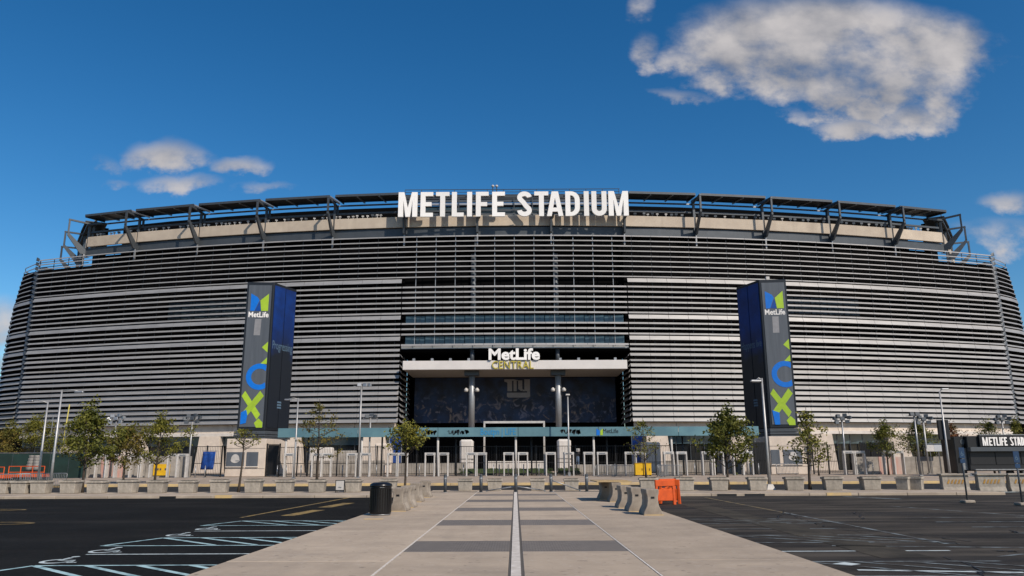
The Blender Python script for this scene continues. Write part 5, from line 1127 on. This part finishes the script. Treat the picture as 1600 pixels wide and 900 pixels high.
flood(1315, 655, 77, 'dark floodlight mast beyond the sparse conical tree', H5, 'galv'); flood(1442, 656, 77.5, 'dark floodlight mast above the red tinged tree', H5); flood(1565, 656, 79.5, 'dark floodlight mast rising behind the black kiosk', H5); flood(1428, 648, 72, 'floodlight mast with a single flat lamp bar near the red tinged tree', ((-.25, .05, .1), (.25, .05, -.1)), 'galv')

# ------------------------------------------------------------------ kiosk
D = 70.0; z0 = zs(D) + .02
kx0, kx1 = dp(1512, 700, D).x, dp(1512, 700, D).x + 9.2
t = thing('kiosk_trailer', 'black merchandise kiosk trailer lettered METLIFE STADIUM', 'kiosk', Vector(((kx0 + kx1) / 2, D, z0)))
zt = dp(1560, 681, D).z
MB().box(kx0, kx1, D, D + 3, z0 + .45, zt).build('body', 'black', t, bevel=.05)
fa = MB().box(kx0 + 1.0, kx1 + .1, D - .22, D - .002, zt - .95, zt + .06).build('sign_board', 'black', t, bevel=.02)
MB().box(kx0 - .05, kx1 + .1, D - .5, D - .003, zt - 1.36, zt - .99).build('awning', 'steel', t, bevel=.02)
for k in range(4):
    MB().box(kx0 + .1 + 2.25 * k, kx0 + 2.28 + 2.25 * k, D - .05, D - .003, z0 + 1.0, zt - 1.4).build('shutter', 'black', t, bevel=.01)
MB().box(kx0 + .2, kx1, D - .45, D - .06, z0 + .52, z0 + .62).build('counter', 'galv', t, bevel=.01)
for k in range(5): MB().box(kx0 + .3 + 2.1 * k, kx0 + .42 + 2.1 * k, D - .2, D, z0, z0 + .449).build('leg', 'galv', t)
for k in range(2): MB().tube([(kx0 + 3.6 + 1.2 * k, D + .1, z0 + .3), (kx0 + 3.6 + 1.2 * k, D + .35, z0 + .3)], .3, 18).build('wheel', 'black', t, smooth=True)
MB().box(kx0 + 1.1, kx1 + .1, D - .2, D + .1, zt + .061, zt + .12).build('top_trim', 'galv', t)
lt = [('M', 1536, 1544.5), ('E', 1546, 1551), ('T', 1551.5, 1557), ('L', 1557.5, 1562), ('I', 1562.5, 1564), ('F', 1565, 1569.5), ('E', 1570, 1574.5), ('S', 1579, 1584.5), ('T', 1584.8, 1590), ('A', 1590, 1595.5), ('D', 1596, 1600.8), ('I', 1601.5, 1603), ('U', 1604, 1609), ('M', 1610, 1618)]
for ch, xa, xb in lt:
    a = dp(xa - 1, 688, D - .25).x; b = dp(xb - 1, 688, D - .25).x; mb = MB(); h_ = .74
    block_letter(mb, ch, (b - a) / h_, lambda u, v, d: Vector((a + u * h_, D - .222 - d, zt - .86 + v * h_)), 0, .03, s=.16); mb.build('letter_' + ch.lower(), 'white_sign', fa)
an0 = dp(1486, 700, D + 1).x
t2 = thing('kiosk_annex', 'small black annex with a pale door beside the lettered kiosk', 'kiosk', Vector(((an0 + kx0) / 2, D + .6, z0)))
MB().box(an0, kx0 - .05, D + .4, D + 2.6, z0 + .25, zt - .05).build('body', 'black', t2, bevel=.04); MB().box(an0 + .45, an0 + 1.25, D + .33, D + .398, z0 + .55, zt - 1.05).build('door', 'galv', t2, bevel=.01); MB().box(an0 + .3, an0 + 1.35, D, D + .39, z0, z0 + .25).build('step', 'white', t2)
MB().prism([(an0 + .75 + .22 * math.cos(R(a_)), zt - .5 + .25 * math.sin(R(a_))) for a_ in range(0, 360, 30)], lambda u, v, d: Vector((u, D + .395 - d, v)), 0, .02).build('emblem', 'steel', t2)
# white folded tables leaning behind the kiosk annex
for k, (px, lb) in enumerate(((1457, 'pale notice board on a post beside the darker one near the kiosk annex'), (1470, 'darker grey notice board on a post next to the kiosk annex'))):
    c = dp(px, 700, 77); t3 = thing('post_notice', lb, 'board', Vector((c.x, 77, GZ))); MB().hexa([(c.x - .4, 77.38, 2.5), (c.x + .4, 77.38, 2.5), (c.x + .4, 77.44, 2.5), (c.x - .4, 77.44, 2.5)], [(c.x - .4, 77.5, 3.2), (c.x + .4, 77.5, 3.2), (c.x + .4, 77.56, 3.2), (c.x - .4, 77.56, 3.2)]).build('panel', 'white' if k == 0 else 'steel_light', t3); MB().box(c.x - .43, c.x + .43, 77.42, 77.6, 3.2, 3.26).build('edge', 'galv', t3); MB().tube([(c.x, 77.5, GZ), (c.x, 77.5, 2.6)], .04, 6).build('post', 'galv', t3)

# ------------------------------------------------------------------ trees
def tree(name, label, px, D, ytop, ybot, wpx, leaves, mleaf, seed, sparse=False, lean=0.0, conical=False, leafsize=.17):
    """foot under pixel column px at depth D; crown between the pixel rows ytop and ybot"""
    rr = random.Random(seed); foot = dp(px, 745, D); z0 = .03 if D < 49 else (zs(D) if D < 76 else GZ)
    zt = dp(px, ytop, D).z; zb = dp(px, ybot, D).z; w = wpx * D / 1200.0 / 2
    root = thing(name, label, 'tree', Vector((foot.x, D, z0)))
    H_ = zt - z0; tb = MB(); x0 = foot.x
    def axis(z): 
        t_ = (z - z0) / H_; return Vector((x0 + lean * t_ + .07 * math.sin(3.1 * t_ + seed), D + .06 * math.sin(2.3 * t_ + seed * 2), z))
    r0 = .045 + H_ * .0085
    tb.tube([axis(z0 + H_ * k / 9 * .96) for k in range(10)], [r0 * (1.25 if k == 0 else 1 - k / 10.5) for k in range(10)], 8)
    tips = []
    nb = 26 if sparse else 22
    for i in range(nb):
        t_ = (i + rr.random()) / nb; z = zb + (zt - zb) * (t_ * .9 - .08); z = max(z, z0 + .25 * H_)
        prof = (1 - t_) ** .7 * 1.05 + .08 if conical else (math.sin(math.pi * min(1, .30 + .72 * t_)) ** .8 * (1 - .35 * t_))
        L = w * prof * rr.uniform(.6, 1.12); a_ = i * 2.4 + rr.uniform(-.5, .5)
        st_ = axis(z); rise = L * (rr.uniform(.1, .5) if conical else rr.uniform(.35, .95))
        en = st_ + Vector((math.cos(a_) * L, math.sin(a_) * L, rise)); md_ = st_.lerp(en, .5) + Vector((rr.uniform(-.1, .1), rr.uniform(-.1, .1), rr.uniform(-.12, .05)))
        if en.z > zt: en.z = zt - rr.uniform(0, .15)
        rb = r0 * .36 * (1 - .6 * t_); tb.tube([st_, md_, en], [rb, rb * .65, rb * .2], 5); tips.append((st_, md_, en))
        for k in range(3):
            q = md_.lerp(en, rr.random()); e2 = q + Vector((rr.uniform(-1, 1), rr.uniform(-1, 1), rr.uniform(-.1, .9))).normalized() * L * rr.uniform(.25, .5)
            if e2.z < zt: tb.tube([q, e2], [rb * .4, rb * .12], 4); tips.append((q, q.lerp(e2, .6), e2))
    if not sparse:
        for i in range(7):
            z = zb + (zt - zb) * (.55 + .07 * i); a_ = i * 2.2; L = w * .42 * (1 - i / 8); st_ = axis(min(z, zt - .1)); en = st_ + Vector((math.cos(a_) * L, math.sin(a_) * L, L * .5)); tb.tube([st_, en], [r0 * .15, r0 * .05], 4); tips.append((st_, st_.lerp(en, .5), en))
    tb.build('trunk', 'bark', root, smooth=True)
    lb = MB(); per = max(1, leaves // len(tips))
    for (a_, m_, e_) in tips:
        dens = rr.choice((.35, .8, 1.0, 1.4, 1.6))
        if sparse: dens *= rr.choice((.4, 1, 1.4))
        for k in range(int(per * dens)):
            u = rr.random() ** .6; p = (m_.lerp(e_, (u - .45) / .55) if u > .45 else a_.lerp(m_, u / .45 * .6 + .4))
            sp = .11 if sparse else .19
            p = p + Vector((rr.gauss(0, sp), rr.gauss(0, sp), rr.gauss(0, sp * .8)))
            s_ = leafsize * rr.uniform(.55, 1.15); n_ = Vector((rr.gauss(0, 1), rr.gauss(0, 1), rr.gauss(.5, 1))).normalized(); a1 = n_.orthogonal().normalized(); a1 = Matrix.Rotation(rr.uniform(0, 6.28), 3, n_) @ a1; b1 = n_.cross(a1)
            tip = p + a1 * s_; lb.add([p - a1 * s_ * .15, p + a1 * s_ * .4 + b1 * s_ * .34, tip - n_ * s_ * .15, p + a1 * s_ * .4 - b1 * s_ * .34], [(0, 1, 2, 3)])
    cr_ = lb.build('crown', mleaf, root)
    return root
TR = [('leafy_tree', 'olive leafy tree rising over the orange platform by the green screen edge', -4, 79, 668, 722, 62, 3000, 'leaf3', 1),
      ('leafy_tree', 'broad olive tree behind the twin lamp posts and green screen', 48, 79.8, 650, 716, 104, 5200, 'leaf', 2),
      ('leafy_tree', 'dark dense shrubby tree behind the taller lamp post pair', 88, 80.3, 680, 716, 80, 3400, 'leaf2', 21),
      ('leafy_tree', 'tallest dense leafy tree, trunk rising between two planters near the yellow pole', 131, 45.75, 627, 730, 98, 4600, 'leaf2', 3),
      ('leafy_tree', 'browning leafy tree before the red-stained concrete wall', 194, 62.5, 664, 730, 78, 4000, 'leaf3', 4),
      ('leafy_tree', 'leafy tree with thin top, standing before the yellow panel', 244, 62.5, 642, 730, 98, 3600, 'leaf', 5)]
for a_ in TR: tree(*a_)
tree('young_tree', 'very thin young tree in front of the booth with the helmet emblem', 375, 45.75, 668, 702, 60, 300, 'leaf', 6, sparse=True)
tree('young_tree', 'sparse conical young tree behind the teal canopy lamp post', 494, 63, 618, 708, 84, 1300, 'leaf3', 7, sparse=True, conical=True)
tree('young_tree', 'small yellow-olive tree hiding part of the teal canopy near the entrance', 631, 45.75, 661, 712, 76, 1700, 'leaf', 8, lean=.25)
tree('young_tree', 'bare-branched young tree beside the yellow cabinets', 1009, 71, 645, 722, 78, 1000, 'leaf', 9, sparse=True)
tree('leafy_tree', 'round-crowned green tree standing among the planters by the orange barricades', 1139, 45.75, 637, 728, 100, 4300, 'leaf2', 10)
tree('young_tree', 'sparse conical tree beside the pylon with the white lamp', 1266, 45.75, 629, 722, 66, 1150, 'leaf', 11, sparse=True, conical=True)
tree('young_tree', 'small young tree before the pale stone between booth and gate', 1280, 74, 684, 722, 60, 700, 'leaf2', 12, sparse=True)
tree('leafy_tree', 'compact dark green tree before the white block wall', 1389, 75, 656, 714, 58, 2600, 'leaf2', 13)
tree('leafy_tree', 'dark tree with a reddish side under the floodlight mast', 1443, 79.5, 652, 726, 62, 3000, 'leaf2', 14)
tree('leafy_tree', 'red tinged tree top behind the kiosk annex', 1497, 80, 660, 700, 38, 1100, 'leaf4', 15)
tree('leafy_tree', 'green tree top behind the lettering of the kiosk', 1556, 80, 652, 705, 50, 1600, 'leaf2', 16)
tree('leafy_tree', 'olive tree top behind the outer end of the kiosk', 1597, 79.5, 648, 705, 40, 1500, 'leaf', 17)

# ------------------------------------------------------------------ person with a placard
tt = thing('terrace_block', 'raised pale terrace block the person with the placard stands on', 'terrace', Vector((9.0, 88.3, GZ))); MB().box(6.2, 13.2, 86.75, 90.5, GZ, 1.2).build('slab', 'concrete_pale', tt, bevel=.03); MB().box(6.15, 13.25, 86.7, 87.0, 1.202, 1.26).build('edging', 'whitestone', tt)
PZ = 1.262
px_, D = 902.5, 86.95; c = dp(px_, 720, D)
def body(loc):
    J = {'pel': (0, 0, .95), 'wst': (0, 0, 1.08), 'che': (0, 0, 1.32), 'nck': (0, -.01, 1.48), 'hd0': (0, -.02, 1.56), 'hd1': (0, -.03, 1.66), 'hd2': (0, -.02, 1.74)}
    E = [('pel', 'wst'), ('wst', 'che'), ('che', 'nck'), ('nck', 'hd0'), ('hd0', 'hd1'), ('hd1', 'hd2')]; Rd = {'pel': .16, 'wst': .145, 'che': .165, 'nck': .058, 'hd0': .07, 'hd1': .098, 'hd2': .06}
    for k, s_ in (('l', -1), ('r', 1)):
        J.update({k + 'hip': (s_ * .1, 0, .88), k + 'kne': (s_ * .11, -.02, .5), k + 'ank': (s_ * .12, .02, .09), k + 'toe': (s_ * .14, -.15, .05), k + 'sho': (s_ * .19, 0, 1.4), k + 'elb': (s_ * .25, -.12, 1.18), k + 'wri': (s_ * .16, -.30, 1.38), k + 'han': (s_ * .15, -.32, 1.46)})
        for f in range(4):
            J['%sf%d' % (k, f)] = (s_ * (.15 - .02 * f + .03), -.335, 1.52 + .008 * (1 if f in (1, 2) else 0)); E.append((k + 'han', '%sf%d' % (k, f))); Rd['%sf%d' % (k, f)] = .009
        J[k + 'th'] = (s_ * .10, -.30, 1.47); E.append((k + 'han', k + 'th')); Rd[k + 'th'] = .01
        E += [('pel', k + 'hip'), (k + 'hip', k + 'kne'), (k + 'kne', k + 'ank'), (k + 'ank', k + 'toe'), ('che', k + 'sho'), (k + 'sho', k + 'elb'), (k + 'elb', k + 'wri'), (k + 'wri', k + 'han')]
        Rd.update({k + 'hip': .105, k + 'kne': .07, k + 'ank': .055, k + 'toe': .045, k + 'sho': .075, k + 'elb': .05, k + 'wri': .035, k + 'han': .035})
    ks = list(J); me = bpy.data.meshes.new('person'); me.from_pydata([J[k] for k in ks], [(ks.index(a_), ks.index(b_)) for a_, b_ in E], [])
    o = bpy.data.objects.new('tmp', me); col.objects.link(o); sk = o.modifiers.new('s', 'SKIN'); o.modifiers.new('b', 'SUBSURF').levels = 1
    for i, k in enumerate(ks): me.skin_vertices[0].data[i].radius = (Rd[k], Rd[k]); me.skin_vertices[0].data[i].use_root = (k == 'pel')
    dg = bpy.context.evaluated_depsgraph_get(); m2 = bpy.data.meshes.new_from_object(o.evaluated_get(dg)); bpy.data.objects.remove(o)
    for q in ('jacket', 'denim', 'skin', 'black'): m2.materials.append(MT[q])
    for p in m2.polygons:
        z = p.center.z; p.material_index = 3 if z < .1 else 1 if z < .98 else 2 if (z > 1.5 or (p.center.y < -.3 and z > 1.40)) else 0
        p.use_smooth = True
    b_ = bpy.data.objects.new('body', m2); col.objects.link(b_); return b_
pe = thing('person', 'person in dark jacket and jeans holding up a white placard behind the gates', 'person', Vector((c.x, D, PZ)))
b_ = body(None); b_.parent = pe
hr = MB().lathe([(.105, 1.64), (.115, 1.70), (.09, 1.77), (.03, 1.79)], 14, (0, .0, 0)).build('hair', 'bark', pe, smooth=True, local=True)
for s_ in (-1, 1): MB().lathe([(.004, -.01), (.014, 0), (.004, .01)], 8, (s_ * .035, -.118, 1.655)).build('eye', 'black', pe, local=True)
MB().hexa([(-.015, -.12, 1.61), (.015, -.12, 1.61), (.015, -.1, 1.61), (-.015, -.1, 1.61)], [(-.006, -.125, 1.65), (.006, -.125, 1.65), (.006, -.1, 1.65), (-.006, -.1, 1.65)]).build('nose', 'skin', pe, local=True); MB().box(-.025, .025, -.116, -.1, 1.585, 1.592).build('mouth', 'orange', pe, local=True)
pc = thing('placard', 'small white placard held in front of the person behind the gates', 'placard', Vector((c.x, D - .36, PZ + 1.5))); MB().box(c.x - .24, c.x + .24, D - .375, D - .36, PZ + 1.5, PZ + 1.82).build('card', 'white', pc); MB().box(c.x - .1, c.x + .08, D - .379, D - .3755, PZ + 1.6, PZ + 1.7).build('print_mark', 'screen', pc)
